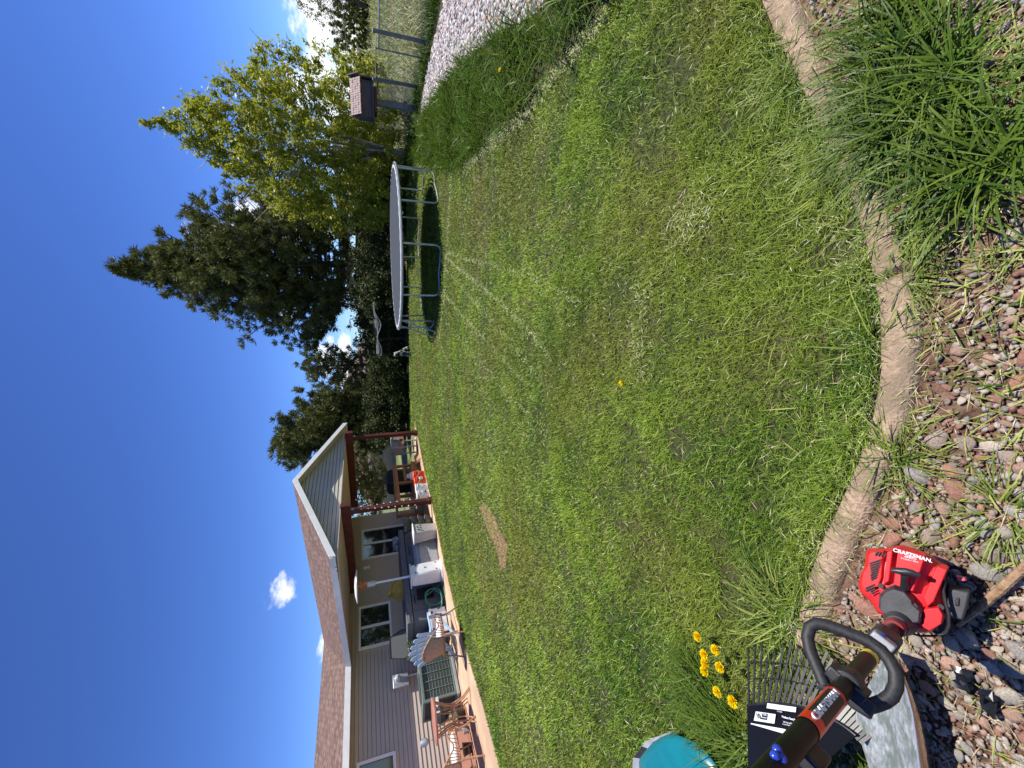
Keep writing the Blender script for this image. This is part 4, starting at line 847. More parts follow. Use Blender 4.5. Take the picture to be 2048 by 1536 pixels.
# rolling patio cooler
cl = hthing('patio_cooler', 'steel and wood patio cooler on a stand beside the far porch post', 'cooler', 3.83, .52, .015, -.15)
m_csteel = mat('cooler_steel', (.30, .29, .27), (.38, .37, .35), 7, 4, .45, metal=.3)
b = MB(); b.box((0, 0, .72), (.78, .42, .40)); b.box((0, 0, .60), (.77, .425, .14)); b.build('chest', m_csteel, cl, bevel=.012)
b = MB(); b.box((0, -.214, .60), (.76, .012, .2)); b.build('wood_panel', mat('cooler_wood', (.30, .16, .09), (.42, .24, .15), 9, 6, .6), cl)
b = MB(); b.box((0, 0, .945), (.80, .45, .05)); b.build('lid', m_csteel, cl, bevel=.012)
b = MB(); b.prism([(.06*math.cos(a), -.221, .60+.06*math.sin(a)) for a in [2*math.pi*j/14 for j in range(14)]], (0, -.004, 0)); b.build('emblem', m_black, cl)
b = MB(); b.tube([(.05*math.cos(a), -.216, .80+.05*math.sin(a)) for a in [2*math.pi*j/14 for j in range(15)]], .004, 5, False); b.build('ring_mark', m_black, cl)
for q in (-1, 1):
    for r_ in (-1, 1): b = MB(); b.box((q*.34, r_*.17, .26), (.04, .04, .52)); b.build('leg', m_grey, cl)
b = MB(); b.box((0, 0, .14), (.7, .36, .02)); b.build('shelf', m_grey, cl)

# ------------------------------------------------------------------ trampoline
tr = thing('trampoline', 'large round backyard trampoline with grey steel frame and no net on the lawn', 'trampoline', (3.60, 10.95, 0), .0)
m_steel = mat('tube_steel', (.34, .37, .36), (.46, .49, .47), 10, 5, .35, metal=.5)
m_mat = mat('jump_mat', (.05, .056, .07), (.075, .083, .10), 60, 3, .95, spec=.02); m_pad = mat('white_edge_webbing', (.50, .51, .54), (.66, .67, .70), 25, 5, .5)
R0 = 2.03; HZ = .86; ns = 96
b = MB(); b.lathe([(.0, HZ+.005), (R0-.14, HZ+.005), (R0-.14, HZ+.012), (0, HZ+.012)], ns); b.build('jumping_mat', m_mat, tr, smooth=0)
b = MB(); b.tube([(R0*math.cos(2*math.pi*k/ns), R0*math.sin(2*math.pi*k/ns), HZ-.01) for k in range(ns+1)], .024, 8, False); b.build('rim', m_steel, tr)
b = MB(); vs = []; fs = []; n2 = 288
for k in range(n2):
    a = 2*math.pi*k/n2; ri = R0-.12 if (k//3) % 2 else R0-.08
    vs += [(ri*math.cos(a), ri*math.sin(a), HZ+.018), ((R0-.045-.01*((k//3) % 2))*math.cos(a), (R0-.045-.01*((k//3) % 2))*math.sin(a), HZ+.012)]
for k in range(n2): j = (k+1) % n2; fs.append((2*k, 2*k+1, 2*j+1, 2*j))
b.add(vs, fs); o = b.build('spring_webbing', m_pad, tr, smooth=0); sd = o.modifiers.new('s', 'SOLIDIFY'); sd.thickness = .006; sd.offset = 1
NL = 6; a00 = math.atan2(9.29-10.95, 2.64-3.60)
for k in range(NL):
    ac = a00 + k*2*math.pi/NL; da = .29; pts = []
    for u, z in ((-1, HZ-.03), (-1, .5), (-1, .12), (-.93, .04), (-.8, .018), (-.4, .03), (0, .05), (.4, .03), (.8, .018), (.93, .04), (1, .12), (1, .5), (1, HZ-.03)):
        a = ac+da*u; pts.append((R0*.985*math.cos(a), R0*.985*math.sin(a), z))
    b = MB(); b.tube(pts, .021, 8); b.build('leg', m_steel, tr)
b = MB(); aL = math.radians(194)
for q in (-.035, .035):
    p = Vector((math.cos(aL+q*2.2), math.sin(aL+q*2.2), 0)); b.tube([p*R0+Vector((0, 0, HZ-.02)), p*(R0+.32)+Vector((0, 0, .0))], .012, 6)
for u in (.25, .5, .75):
    pp = [Vector((math.cos(aL+q*2.2), math.sin(aL+q*2.2), 0))*(R0+.32*u)+Vector((0, 0, (HZ-.02)*(1-u))) for q in (-.035, .035)]; b.tube(pp, .012, 6)
b.build('ladder', m_steel, tr)

# ------------------------------------------------------------------ wire fence along the field
m_post = mat('weathered_post', (.11, .125, .11), (.20, .22, .20), 10, 6, .75, bump=.4)
m_wire = mat('fence_wire', (.20, .21, .20), rough=.5, metal=.4)
fe = thing('chain_link_fence', 'galvanised chain link fence with top rail along the field edge', 'fence', (8.03, 9.5, 0))
def fpost(x, y, hh, r, name='post', cap=True):
    b = MB(); b.tube([(x-8.03, y-9.5, 0), (x-8.03, y-9.5, hh)], r, 10)
    if cap: b.lathe([(r*1.15, hh), (r*1.1, hh+.03), (.0, hh+.05)], 10, (x-8.03, y-9.5, 0))
    b.build(name, m_post, fe)
fpost(8.03, 9.5, 1.2, .045); fpost(8.05, 11.02, 1.19, .042)
for yy in (6.2, 14.4, 17.6): fpost(8.03 if yy < 12 else 8.03+(yy-11)*.42, yy, 1.15, .028)
def fline(y0, y1, x0, x1):
    b = MB(); b.tube([(x0-8.03, y0-9.5, 1.10), (x1-8.03, y1-9.5, 1.10)], .02, 8); b.build('top_rail', m_steel, fe)
    b = MB(); L_ = math.hypot(y1-y0, x1-x0); n = int(L_/.075)
    for i in range(-14, n+1):
        for sg in (1, -1):
            s0, z0 = (i*.075, .05) if sg > 0 else ((i+14)*.075, .05); s1, z1 = s0+sg*1.05, 1.10
            # clip
            if s0 < 0: z0 += -s0*sg; s0 = 0
            if s0 > L_: z0 += (s0-L_); s0 = L_
            if s1 > L_: z1 -= (s1-L_); s1 = L_
            if s1 < 0: z1 -= -s1; s1 = 0
            if z1-z0 < .02 or z0 < .04: continue
            P = lambda s, z: (x0+(x1-x0)*s/L_-8.03, y0+(y1-y0)*s/L_-9.5, z)
            b.tube([P(s0, z0), P(s1, z1)], .0028, 3, False)
    b.build('wire_mesh', m_wire, fe, smooth=0, recalc=False)
fline(6.2, 9.45, 8.03, 8.03); fline(9.55, 9.95, 8.03, 8.03); fline(11.07, 14.4, 8.05, 9.45); fline(14.4, 17.6, 9.45, 10.8); fline(4.0, 6.2, 8.03, 8.03)
b = MB(); b.tube([(0, .05, 1.06), (0, 1.15, .1)], .006, 5); b.tube([(0, -.05, 1.0), (0, -1.6, .2)], .005, 5); b.build('brace_wire', m_wire, fe)
gt = thing('fence_gate', 'narrow wire gate hung between two posts of the chain link fence', 'gate', (8.04, 10.0, 0))
b = MB(); b.tube([(0, 0, .06), (0, 0, 1.16), (0, .95, 1.16), (0, .95, .06), (0, 0, .06)], .019, 8); b.build('frame', m_post, gt)
b = MB()
for i in range(-11, 13):
    for sg in (1, -1):
        s0 = i*.08 if sg > 0 else (i+11)*.08; z0 = .08; s1 = s0+sg*1.06; z1 = 1.14
        if s0 < 0: z0 += -s0; s0 = 0
        if s0 > .95: z0 += s0-.95; s0 = .95
        if s1 > .95: z1 -= s1-.95; s1 = .95
        if s1 < 0: z1 -= -s1; s1 = 0
        if z1-z0 > .03: b.tube([(0, s0, z0), (0, s1, z1)], .0028, 3, False)
b.build('wire_mesh', m_wire, gt, smooth=0, recalc=False); b = MB(); b.tube([(-.02, .5, .42), (-.02, .7, .40)], .012, 6); b.build('latch_bar', m_wplast, gt)

# ------------------------------------------------------------------ bird feeder house
m_gw = mat('weathered_wood', (.055, .042, .040), (.13, .11, .105), 6, 10, .85, stretch=(.6, .6, 6), bump=.5, contrast=(.25, .75))
m_slat = mat('faded_slats', (.30, .21, .19), (.44, .34, .31), 12, 6, .8); m_bred = mat('oxblood_paint', (.09, .018, .014), rough=.6)
bh = thing('bird_house', 'weathered wooden bird feeder house with slatted roof on a tall grey post', 'bird house', (7.84, 11.6, 0), -.30)
b = MB(); b.box((0, 0, .56), (.15, .12, 1.14)); b.build('post', m_post, bh, bevel=.006)
b = MB(); b.box((0, -.0, 1.165), (.62, .40, .07)); b.build('bracket', m_bred, bh, bevel=.01)
b = MB(); b.box((0, 0, 1.225), (1.04, .62, .035)); b.build('platform', m_gw, bh, bevel=.004)
b = MB(); b.box((-.02, 0, 1.42), (.80, .40, .35))
for q in (-1, 1): b.box((-.02+q*.41, 0, 1.42), (.03, .44, .36))
b.prism([(-.40, -.19, 1.6), (-.40, .19, 1.6), (-.40, 0, 1.74)], (.76, 0, 0)); b.build('box', m_gw, bh, bevel=.004)
for sg in (-1, 1):
    b = MB()
    for k in range(4):
        b0 = Vector((0, sg*(.31-.078*k), 1.57+.062*k)); R_ = Matrix.Rotation(-sg*.62, 3, 'X')
        for j in range(16): b.box(b0+Vector((-.40+j*.053, 0, .002*((j*7+k*3) % 4))), (.046, .115, .016), R_)
    b.build('roof_slats', m_slat, bh)
b = MB(); b.box((.47, -.0, 1.44), (.03, .52, .40)); b.prism([(.50, -.33, 1.58), (.50, .33, 1.58), (.50, 0, 1.86)], (.03, 0, 0)); b.build('end_gable', m_gw, bh, bevel=.003)

# ------------------------------------------------------------------ kennel, dog and neighbouring buildings
kn = thing('dog_kennel', 'black wire dog kennel with a torn grey tarpaulin sagging over the top', 'kennel', (2.55, 17.9, 0), -.33)
m_dk = mat('black_wire', (.012, .012, .013), rough=.5); kh = 1.28; kw = 1.1; kd = 1.3
b = MB()
for x_ in (-kw, -.42, .42, kw):
    for y_ in (0, kd): b.tube([(x_, y_, 0), (x_, y_, kh+(.06 if abs(x_) > 1 else 0))], .022, 6)
for z_ in (.05, .8, kh-.05):
    for y_ in (0, kd): b.tube([(-kw, y_, z_), (kw, y_, z_)], .016, 6)
    for x_ in (-kw, kw): b.tube([(x_, 0, z_), (x_, kd, z_)], .016, 6)
b.build('frame', m_dk, kn)
b = MB()
for k in range(24): x_ = -kw+2*kw*k/23; b.tube([(x_, 0, .05), (x_, 0, kh-.05)], .004, 3, False)
for k in range(12): z_ = .05+k*.125; b.tube([(-kw, 0, z_), (kw, 0, z_)], .004, 3, False)
b.build('wire_mesh', m_dk, kn, smooth=0, recalc=False)
b = MB(); vs = []; fs = []; nx, ny = 22, 8
for i in range(nx):
    for j in range(ny):
        u, v = i/(nx-1), j/(ny-1); z = kh+.03+.10*u-.10*math.sin(math.pi*u)*math.sin(math.pi*v)+.03*math.sin(9*u+4*v); 
        if j == 0: z -= .16+.08*math.sin(13*u)
        vs.append((-kw-.05+(2*kw+.1)*u, -.05+(kd+.1)*v if j else -.08, z))
for i in range(nx-1):
    for j in range(ny-1): fs.append((i*ny+j, (i+1)*ny+j, (i+1)*ny+j+1, i*ny+j+1))
b.add(vs, fs); o = b.build('tarpaulin', mat('grey_tarp', (.03, .032, .037), (.10, .103, .115), 5, 8, .7), kn, smooth=60)
# dog
dg = thing('dog', 'black and white spotted dog sitting in front of the wire kennel with its back turned', 'dog', (1.55, 17.35, 0), 2.5)
def skin(name, pts, edges, m, parent, sub=2):
    me = bpy.data.meshes.new(name); me.from_pydata([p[0] for p in pts], edges, []); o = bpy.data.objects.new(name, me); S.collection.objects.link(o); o.parent = parent
    sk = o.modifiers.new('skin', 'SKIN'); sk.use_smooth_shade = True
    for i, p in enumerate(pts): r = p[1]; me.skin_vertices[0].data[i].radius = (r, r) if not isinstance(r, tuple) else r
    me.skin_vertices[0].data[0].use_root = True
    sb = o.modifiers.new('sub', 'SUBSURF'); sb.levels = sub; sb.render_levels = sub; me.materials.append(m); return o
m_dog = mat('dog_coat', (.012, .011, .010), (.50, .48, .45), 7, 2, .8, contrast=(.49, .55))
dp = [((0, -.10, .13), .13), ((0, .02, .26), .135), ((0, .13, .40), .12), ((0, .20, .52), .085), ((0, .24, .61), .075), ((0, .33, .61), .05), ((0, .39, .59), .033),
      ((.075, .19, .34), .05), ((.08, .21, .16), .032), ((.08, .22, .02), .03), ((.08, .27, .015), .026), ((-.075, .19, .34), .05), ((-.08, .21, .16), .032), ((-.08, .22, .02), .03), ((-.08, .27, .015), .026),
      ((.13, -.02, .12), .085), ((.16, .11, .12), .05), ((.16, .04, .03), .035), ((.16, .13, .018), .028), ((-.13, -.02, .12), .085), ((-.16, .11, .12), .05), ((-.16, .04, .03), .035), ((-.16, .13, .018), .028),
      ((0, -.24, .06), .03), ((.05, -.36, .03), .022), ((.045, .215, .70), .02), ((-.045, .215, .70), .02), ((.06, .20, .66), .028), ((-.06, .20, .66), .028)]
de = [(0, 1), (1, 2), (2, 3), (3, 4), (4, 5), (5, 6), (2, 7), (7, 8), (8, 9), (9, 10), (2, 11), (11, 12), (12, 13), (13, 14), (0, 15), (15, 16), (16, 17), (17, 18), (0, 19), (19, 20), (20, 21), (21, 22), (0, 23), (23, 24), (4, 27), (27, 25), (4, 28), (28, 26)]
skin('body', dp, de, m_dog, dg)
b = MB(); b.ell((0, .425, .595), (.02, .015, .016), 8, 6); b.build('nose', m_black, dg)
# neighbour houses
m_nshin = shingle_mat('brown_shingles', (.13, .08, .07), (.20, .13, .11), (.06, .04, .035))
m_tanw = mat('tan_wall', (.30, .24, .18), (.36, .29, .22), 3, 4, .8)
nh = thing('neighbour_house', 'brown roofed single storey house behind the kennel and the bushy pine', 'house', (-3.2, 34.5, 0), .03)
e0, e1, ze, zr = -6.6, 7.9, 1.95, 4.1
uvquad('roof', [(e0, 0, ze), (e1, 0, ze), (e1-4.6, 4.2, zr), (e0+4.6, 4.2, zr)], m_nshin, nh, thick=.08)
uvquad('roof', [(e1, 0, ze), (e1, 8.4, ze), (e1-4.6, 4.2, zr)], m_nshin, nh, thick=.08); uvquad('roof', [(e0, 8.4, ze), (e0, 0, ze), (e0+4.6, 4.2, zr)], m_nshin, nh, thick=.08)
uvquad('roof', [(e1, 8.4, ze), (e0, 8.4, ze), (e0+4.6, 4.2, zr), (e1-4.6, 4.2, zr)], m_nshin, nh, thick=.08)
b = MB(); b.box(((e0+e1)/2, 4.2, .9), (e1-e0-.8, 7.6, 1.95)); b.build('wall', m_tanw, nh)
b = MB(); b.box(((e0+e1)/2, -.03, ze-.04), (e1-e0, .04, .14)); b.build('fascia', m_soffit, nh)
b = MB(); b.tube([(3.0, 1.2, 2.4), (3.0, 1.2, 3.0)], .06, 8); b.build('vent_pipe', m_black, nh)
b = MB(); b.lathe([(.0, 0), (.2, .04), (.3, .12)], 14, (4.2, .9, 2.85), (.3, -.8, .5)); b.tube([(4.2, 1.0, 2.4), (4.2, .9, 2.9)], .03, 6); b.build('satellite_dish', m_black, nh)
gr = thing('open_shed', 'dark open-sided shed with cream fascia and a red corner post under the pines', 'shed', (11.2, 26.6, 0), -.42)
b = MB(); b.box((0, 2.5, 1.1), (8.8, .15, 2.2)); b.box((-4.4, 1.2, 1.1), (.15, 2.6, 2.2)); b.build('wall', mat('dark_boards', (.02, .018, .016), (.045, .04, .035), 5, 5, .9), gr)
b = MB(); b.prism([(-4.7, -.3, 2.62), (4.7, -.3, 2.62), (4.7, 2.8, 3.2), (-4.7, 2.8, 3.2)], (0, 0, .08)); b.build('roof', m_nshin if False else m_black, gr)
b = MB(); b.box((-2.3, -.34, 2.58), (4.6, .04, .24)); b.build('fascia', mat('cream_board', (.62, .55, .42), (.7, .63, .5), 4, 4, .7), gr)
b = MB(); b.box((0.2, -.2, 1.3), (.14, .14, 2.6)); b.build('corner_post', mat('red_paint', (.35, .03, .02), rough=.6), gr)
b = MB(); b.box((4.4, -.2, 1.3), (.14, .14, 2.6)); b.build('corner_post', m_gw, gr)
tl = thing('flatbed_trailer', 'pale railed trailer parked in front of the open shed', 'trailer', (11.6, 23.6, 0), -.45)
b = MB(); b.box((0, 0, .62), (3.6, 1.6, .12)); b.build('deck', m_grey, tl, bevel=.01)
b = MB(); b.box((0, -.8, 1.02), (3.6, .05, .07)); b.box((0, .8, 1.02), (3.6, .05, .07))
for k in range(7): b.box((-1.75+k*.583, -.8, .82), (.05, .04, .36)); b.box((-1.75+k*.583, .8, .82), (.05, .04, .36))
b.build('rails', mat('pale_lilac_paint', (.50, .50, .60), rough=.5), tl)
for k in (-.4, .4):
    for q in (-.85, .85):
        b = MB(); b.lathe([(.0, -.1), (.2, -.1), (.33, -.08), (.34, .08), (.2, .1), (0, .1)], 18, (k, q, .34), (0, 1, 0)); wv = b.build('wheel', m_black, tl); b = MB(); b.lathe([(.0, .104), (.18, .104), (.16, .112), (0, .112)], 14, (k, q, .34), (0, math.copysign(1, q), 0)); b.build('rim', m_galv, wv)
# overhead wire
ow = thing('overhead_wire', 'thin overhead wire strung across the far field above the hedgerow', 'wire', (24.3, 30, 0))
b = MB(); b.tube([(16.4-24.3, 30.2-30, 1.93), (20-24.3, 0, 2.02), (24.3-24.3, 0, 2.22), (29-24.3, 0, 2.52), (36-24.3, 0, 3.1)], .016, 5); b.build('cable', m_wire, ow)
b = MB(); b.tube([(16.4-24.3, .2, 0), (16.4-24.3, .2, 1.98)], .05, 6); b.build('pole', m_gw, ow); b = MB(); b.tube([(36-24.3, 0, 0), (36-24.3, 0, 3.2)], .08, 6); b.build('pole', m_gw, ow)
for px, py, lab, sz in ((574, 73, 'small dark bird flying high over the field, the lower of the two', .55), (578, 95, 'small dark bird flying over the field, the one nearer the leafy tree', .40)):
    p = Vector(ray(px, py)).normalized()*60+Vector((0, 0, H)); bd = thing('bird', lab, 'bird', p, .8, 'two birds in flight')
    pts_ = [((-.16, 0, 0), .02), ((0, 0, 0), .05), ((.14, 0, .02), .035), ((.0, .18, .06), .022), ((-.06, .42, .02), .008), ((.0, -.18, .06), .022), ((-.06, -.42, .02), .008), ((.2, 0, .02), .01)]
    o = skin('body', [(tuple(c*sz*1.6 for c in a), r*sz*1.6) for a, r in pts_], [(1, 0), (1, 2), (2, 7), (1, 3), (3, 4), (1, 5), (5, 6)], m_black, bd, 1)

# ------------------------------------------------------------------ stones
def stone_mesh(seed, flat):
    g = random.Random(seed); bm = bmesh.new(); bmesh.ops.create_icosphere(bm, subdivisions=3, radius=1)
    ks = [(Vector((g.gauss(0, 1), g.gauss(0, 1), g.gauss(0, 1))).normalized(), g.uniform(.55, .95)) for _ in range(9)]
    for v in bm.verts:
        d = v.co.normalized(); r = 1.0
        for k, c in ks:
            t = d.dot(k)
            if t > 0: r = min(r, .22+.78*c/t if c/t < 1 else 1)
        v.co = Vector((d.x*r*1.0, d.y*r*.72, d.z*r*flat))
    me = bpy.data.meshes.new('stone'); bm.to_mesh(me); bm.free(); me.polygons.foreach_set('use_smooth', [True]*len(me.polygons)); return me
SC = [((.24, .18, .14), (.38, .30, .24)), ((.30, .18, .13), (.42, .27, .20)), ((.24, .215, .19), (.36, .33, .30)), ((.38, .31, .24), (.50, .43, .35)), ((.26, .12, .08), (.38, .20, .14)), ((.30, .26, .20), (.44, .39, .32))]
stone_m = [mat('stone_%s' % n_, a, c, 28, 8, .8, bump=.35, bscale=120, rnd=.18, c3=tuple(x*.75 for x in a), s3=9) for n_, (a, c) in zip('abcdef', SC)]
SM = []
for k in range(18):
    me = stone_mesh(k, .34+.10*(k % 3)); me.materials.append(stone_m[k % 6]); SM.append(me)
placed = []
g_ = random.Random(4)
def dens(x, y):  # photo-space stoniness of the bed
    if y > 880: return 1.0
    if y > 560: return .30 + .7*max(0, (x-1900)/150)
    if y < 130 and x > 1900: return .8
    return .28
cpt = [Vector(p) for p in resample(curb_c, .04)]
side_v = (rows[-1][len(cp)//2]-rows[0][len(cp)//2])
def bed_side(p, m_=.13):
    k = min(range(len(cpt)), key=lambda i: (cpt[i]-p).length_squared); a = cpt[max(0, k-1)]; c = cpt[min(len(cpt)-1, k+1)]; t = (c-a).normalized(); nrm = Vector((t.y, -t.x))*sgn
    return (p-cpt[k]).dot(nrm) > m_
tries = 0
big_n = 0
while big_n < 290 and tries < 30000:
    tries += 1; x, y = g_.uniform(1560, 2075), g_.uniform(-20, 1560)
    if g_.random() > dens(x, y): continue
    p = G(x, y); q = Vector((p.x, p.y)); r = g_.choice((.012, .015, .019, .023, .027, .031, .035)) if y > 880 else g_.choice((.010, .013, .015, .018, .024))
    if not bed_side(q, .125+r*.5): continue
    if any((q-a).length < (r+b_)*.74 for a, b_ in placed): continue
    placed.append((q, r)); ci = g_.choice((1, 4, 1, 4, 0, 3)) if y < 860 and g_.random() < .8 else g_.randrange(6); o = bpy.data.objects.new('river_stone', SM[ci+6*g_.randrange(3)]); S.collection.objects.link(o)
    o.location = (q.x, q.y, r*.14); o.scale = (r*g_.uniform(.85, 1.25),)*3; o.rotation_euler = (g_.gauss(0, .22), g_.gauss(0, .22), g_.uniform(0, 6.28))
    szn = 'small' if r < .017 else 'medium sized' if r < .027 else 'large'; cn_ = ('brown', 'pinkish brown', 'grey', 'pale tan', 'brick red', 'beige')[ci]
    wh = 'shaded by the trimmer' if y > 1290 else 'around the red engine' if y > 1060 else 'near the spreading tuft' if y > 860 else 'in the bare dirt' if y > 560 else 'beside the tall grass clump' if y > 330 else 'under the tall grass'
    ed = 'close to the edging' if x < 1800 else 'midway from the edging' if x < 1920 else 'far from the edging'
    tag(o, f'{szn} {cn_} river stone {wh}, {ed}', 'stone', 'river stones in the dirt bed'); big_n += 1
print('stones', big_n)
def bake_stones(name, P, R, meshes, zf, mats, seed=3, label=None):
    g = np.random.default_rng(seed); Vs = []; Fs = []; mi = []; base = 0
    for k, me in enumerate(meshes):
        sel = np.where(np.arange(len(P)) % len(meshes) == k)[0]
        if not len(sel): continue
        v = np.array([tuple(a.co) for a in me.vertices]); f = np.array([tuple(p.vertices) for p in me.polygons])
        a = g.uniform(0, 6.28, len(sel)); ca, sa = np.cos(a), np.sin(a); tl = g.normal(0, .25, (len(sel), 2))
        X = v[None, :, 0]*ca[:, None]-v[None, :, 1]*sa[:, None]; Y = v[None, :, 0]*sa[:, None]+v[None, :, 1]*ca[:, None]; Z = v[None, :, 2]+X*tl[:, :1]+Y*tl[:, 1:]
        r = R[sel][:, None]; V = np.stack([X*r+P[sel, 0][:, None], Y*r+P[sel, 1][:, None], Z*r+R[sel][:, None]*zf], 2).reshape(-1, 3)
        F = (f[None]+(np.arange(len(sel))*len(v))[:, None, None]+base).reshape(-1, 3); Vs.append(V); Fs.append(F); base += len(V); mi.append(np.full(len(F), k % len(mats)))
    o = npmesh(name, np.concatenate(Vs), np.concatenate(Fs), list(mats), smooth=True); o.data.polygons.foreach_set('material_index', np.concatenate(mi).astype(np.int32)); return tag(o, label, None, kind='stuff')
def lowstone(seed, flat):
    g = random.Random(seed); bm = bmesh.new(); bmesh.ops.create_icosphere(bm, subdivisions=1, radius=1)
    for v in bm.verts: v.co = Vector((v.co.x*g.uniform(.8, 1.1), v.co.y*.75*g.uniform(.8, 1.1), v.co.z*flat*g.uniform(.8, 1.1)))
    me = bpy.data.meshes.new('pebble'); bm.to_mesh(me); bm.free(); return me
LS = [lowstone(k, .5) for k in range(12)]
pp = []; 
for _ in range(16000):
    x, y = g_.uniform(1560, 2080), g_.uniform(-20, 1560)
    if g_.random() > dens(x, y)+.12: continue
    p = G(x, y)
    if bed_side(Vector((p.x, p.y)), .12): pp.append((p.x, p.y))
pp = np.array(pp)[:5200]; bake_stones('bed_gravel', pp, rng.choice([.003, .005, .008, .012], len(pp)), LS, .3, stone_m, label='small gravel and grit between the river stones')
# pale pebble strip on the right
m_pb = [mat('pale_pebble_%s' % n_, a, c, 20, 4, .8) for n_, a, c in (('a', (.44, .40, .38), (.60, .56, .54)), ('b', (.54, .51, .49), (.68, .65, .63)), ('c', (.36, .27, .23), (.52, .42, .37)), ('d', (.30, .28, .28), (.46, .44, .43)))]
strip = band_in + [(7.75, 12.6), (7.7, 11.4), (7.6, 10.2), (7.5, 9.0), (7.2, 7.6), (7.0, 5.0), (7.0, 2.5)]
m_sand = mat('sandy_grit', (.26, .19, .15), (.42, .34, .29), 30, 8, .95, bump=.6, bscale=80); sheet('pebble_bed', strip, -.003, m_sand)
xs = [p[0] for p in strip]; ys = [p[1] for p in strip]; n = 26000; x = rng.uniform(min(xs), max(xs), n); y = rng.uniform(min(ys), max(ys), n)
k = inpoly(x, y, strip) & (np.arctan2(x, y) < .95) & (y > 1.5); x, y = x[k], y[k]; print('pebbles', len(x))
bake_stones('pebble_strip', np.stack([x, y], 1), rng.uniform(.018, .05, len(x)), LS, .25, m_pb, label='pale pinkish pebble strip between the tall grass and the wire fence')
x = np.concatenate([rng.uniform(8.1, 9.4, 900)]); y = rng.uniform(13.6, 15.0, 900); bake_stones('far_pebbles', np.stack([x, y], 1), rng.uniform(.03, .07, 900), LS, .25, m_pb, label='pale pebble patch under the leafy tree')

# ------------------------------------------------------------------ weeds, clumps, flowers in the foreground
def clump(name, label, base, n, hmin, hmax, wdt, spread, seed, m=m_tall, leanr=(.1, .7), bendr=(.3, 1.1), az0=None, cat='grass clump', azs=3.14, group=None):
    g = np.random.default_rng(seed); a = g.uniform(0, 6.283, n); r = spread*np.sqrt(g.random(n)); P = np.stack([r*np.cos(a), r*np.sin(a)*.8, np.zeros(n)-.01], 1)
    global rng
    r0 = rng; rng = g; az = a+g.normal(0, .7, n) if az0 is None else g.normal(az0, azs, n)
    V, F = blades(P, g.uniform(hmin, hmax, n), wdt*g.uniform(.6, 1.3, n), g.uniform(*leanr, n), g.uniform(*bendr, n), az); rng = r0
    o = npmesh(name, V, F, m, np.repeat(g.beta(1.4, 2.4, n), 7)); o.location = base; return tag(o, label, cat, group)
clump('tall_grass_clump', 'large clump of long dark green grass growing over the concrete edging', tuple(G(1850, 210))[:2]+(0,), 800, .09, .25, .0058, .155, 3, az0=1.9, azs=1.5)
clump('tall_grass_clump', 'tall arching grass clump at the corner nearest the viewer, right of the stones', tuple(G(1960, 330))[:2]+(0,), 300, .10, .25, .0066, .12, 4, az0=1.6, azs=1.6)
clump('tall_grass_clump', 'grass clump with long leaning blades beyond the large one, close to the lawn edge', tuple(G(1800, 90))[:2]+(0,), 340, .09, .24, .006, .13, 5, az0=1.2, azs=1.6)
clump('grass_tuft', 'pale grass tuft drooping across the concrete edging between lawn and stones', tuple(G(1795, 460))[:2]+(0,), 170, .04, .13, .0042, .07, 6, m=m_weed, leanr=(.4, .92), az0=3.6, azs=1.2, cat='grass tuft')
clump('grass_tuft', 'spreading grass tuft rooted at the stony side of the edging above the red engine', tuple(G(1800, 920))[:2]+(0,), 110, .05, .16, .004, .05, 7, m=m_weed, leanr=(.4, .9), az0=0, azs=1.8, cat='grass tuft')
clump('grass_tuft', 'thin grass tuft crossing the widest part of the curved edging', tuple(G(1765, 690))[:2]+(0,), 26, .09, .19, .005, .04, 8, m=m_weed, leanr=(.6, .92), az0=-.5, azs=.9, cat='grass tuft')
clump('grass_tuft', 'long curved grass leaves around the dandelions beside the leaf rake', tuple(G(1420, 1400))[:2]+(0,), 420, .10, .24, .0055, .17, 9, leanr=(.3, .9), az0=1.7, azs=1.0, cat='grass tuft')
clump('grass_tuft', 'tall grass tuft bending over the teal snow shovel', tuple(G(1510, 1500))[:2]+(0,), 260, .16, .32, .006, .12, 10, leanr=(.4, .9), az0=1.9, azs=.8, cat='grass tuft')
clump('grass_tuft', 'ragged grass tuft between the leaf rake and the concrete edging', tuple(G(1580, 1250))[:2]+(0,), 330, .06, .20, .005, .14, 11, m=m_weed, leanr=(.3, .9), cat='grass tuft')
clump('grass_tuft', 'grass tuft pushing up between the rake tines and the metal scoop', tuple(G(1680, 1450))[:2]+(0,), 160, .08, .20, .005, .10, 12, leanr=(.3, .9), cat='grass tuft')
clump('grass_tuft', 'small grass tuft among the stones right of the red engine', tuple(G(2010, 1030))[:2]+(0,), 90, .05, .12, .004, .05, 13, m=m_weed, leanr=(.4, .9), cat='grass tuft')
clump('grass_tuft', 'grass tuft between curb and dirt left of the dark grass clump', tuple(G(1800, 560))[:2]+(0,), 100, .05, .13, .0045, .06, 14, m=m_weed, leanr=(.4, .9), cat='grass tuft')
clump('grass_tuft', 'straw coloured grass tuft burying the far right end of the edging', tuple(G(1585, 140))[:2]+(0,), 330, .04, .14, .0038, .13, 15, m=m_weed, leanr=(.4, .93), az0=2.2, azs=1.5, cat='grass tuft')
clump('grass_tuft', 'matted grass tuft burying the edging at the foot of the tall dark clump', tuple(G(1665, 290))[:2]+(0,), 300, .04, .13, .0038, .12, 16, m=m_weed, leanr=(.4, .93), az0=2.2, azs=1.5, cat='grass tuft')
clump('grass_tuft', 'weedy tuft over the edging just left of its widest curve', tuple(G(1770, 870))[:2]+(0,), 120, .03, .10, .0035, .07, 17, m=m_weed, leanr=(.5, .93), az0=2.2, azs=2, cat='grass tuft')
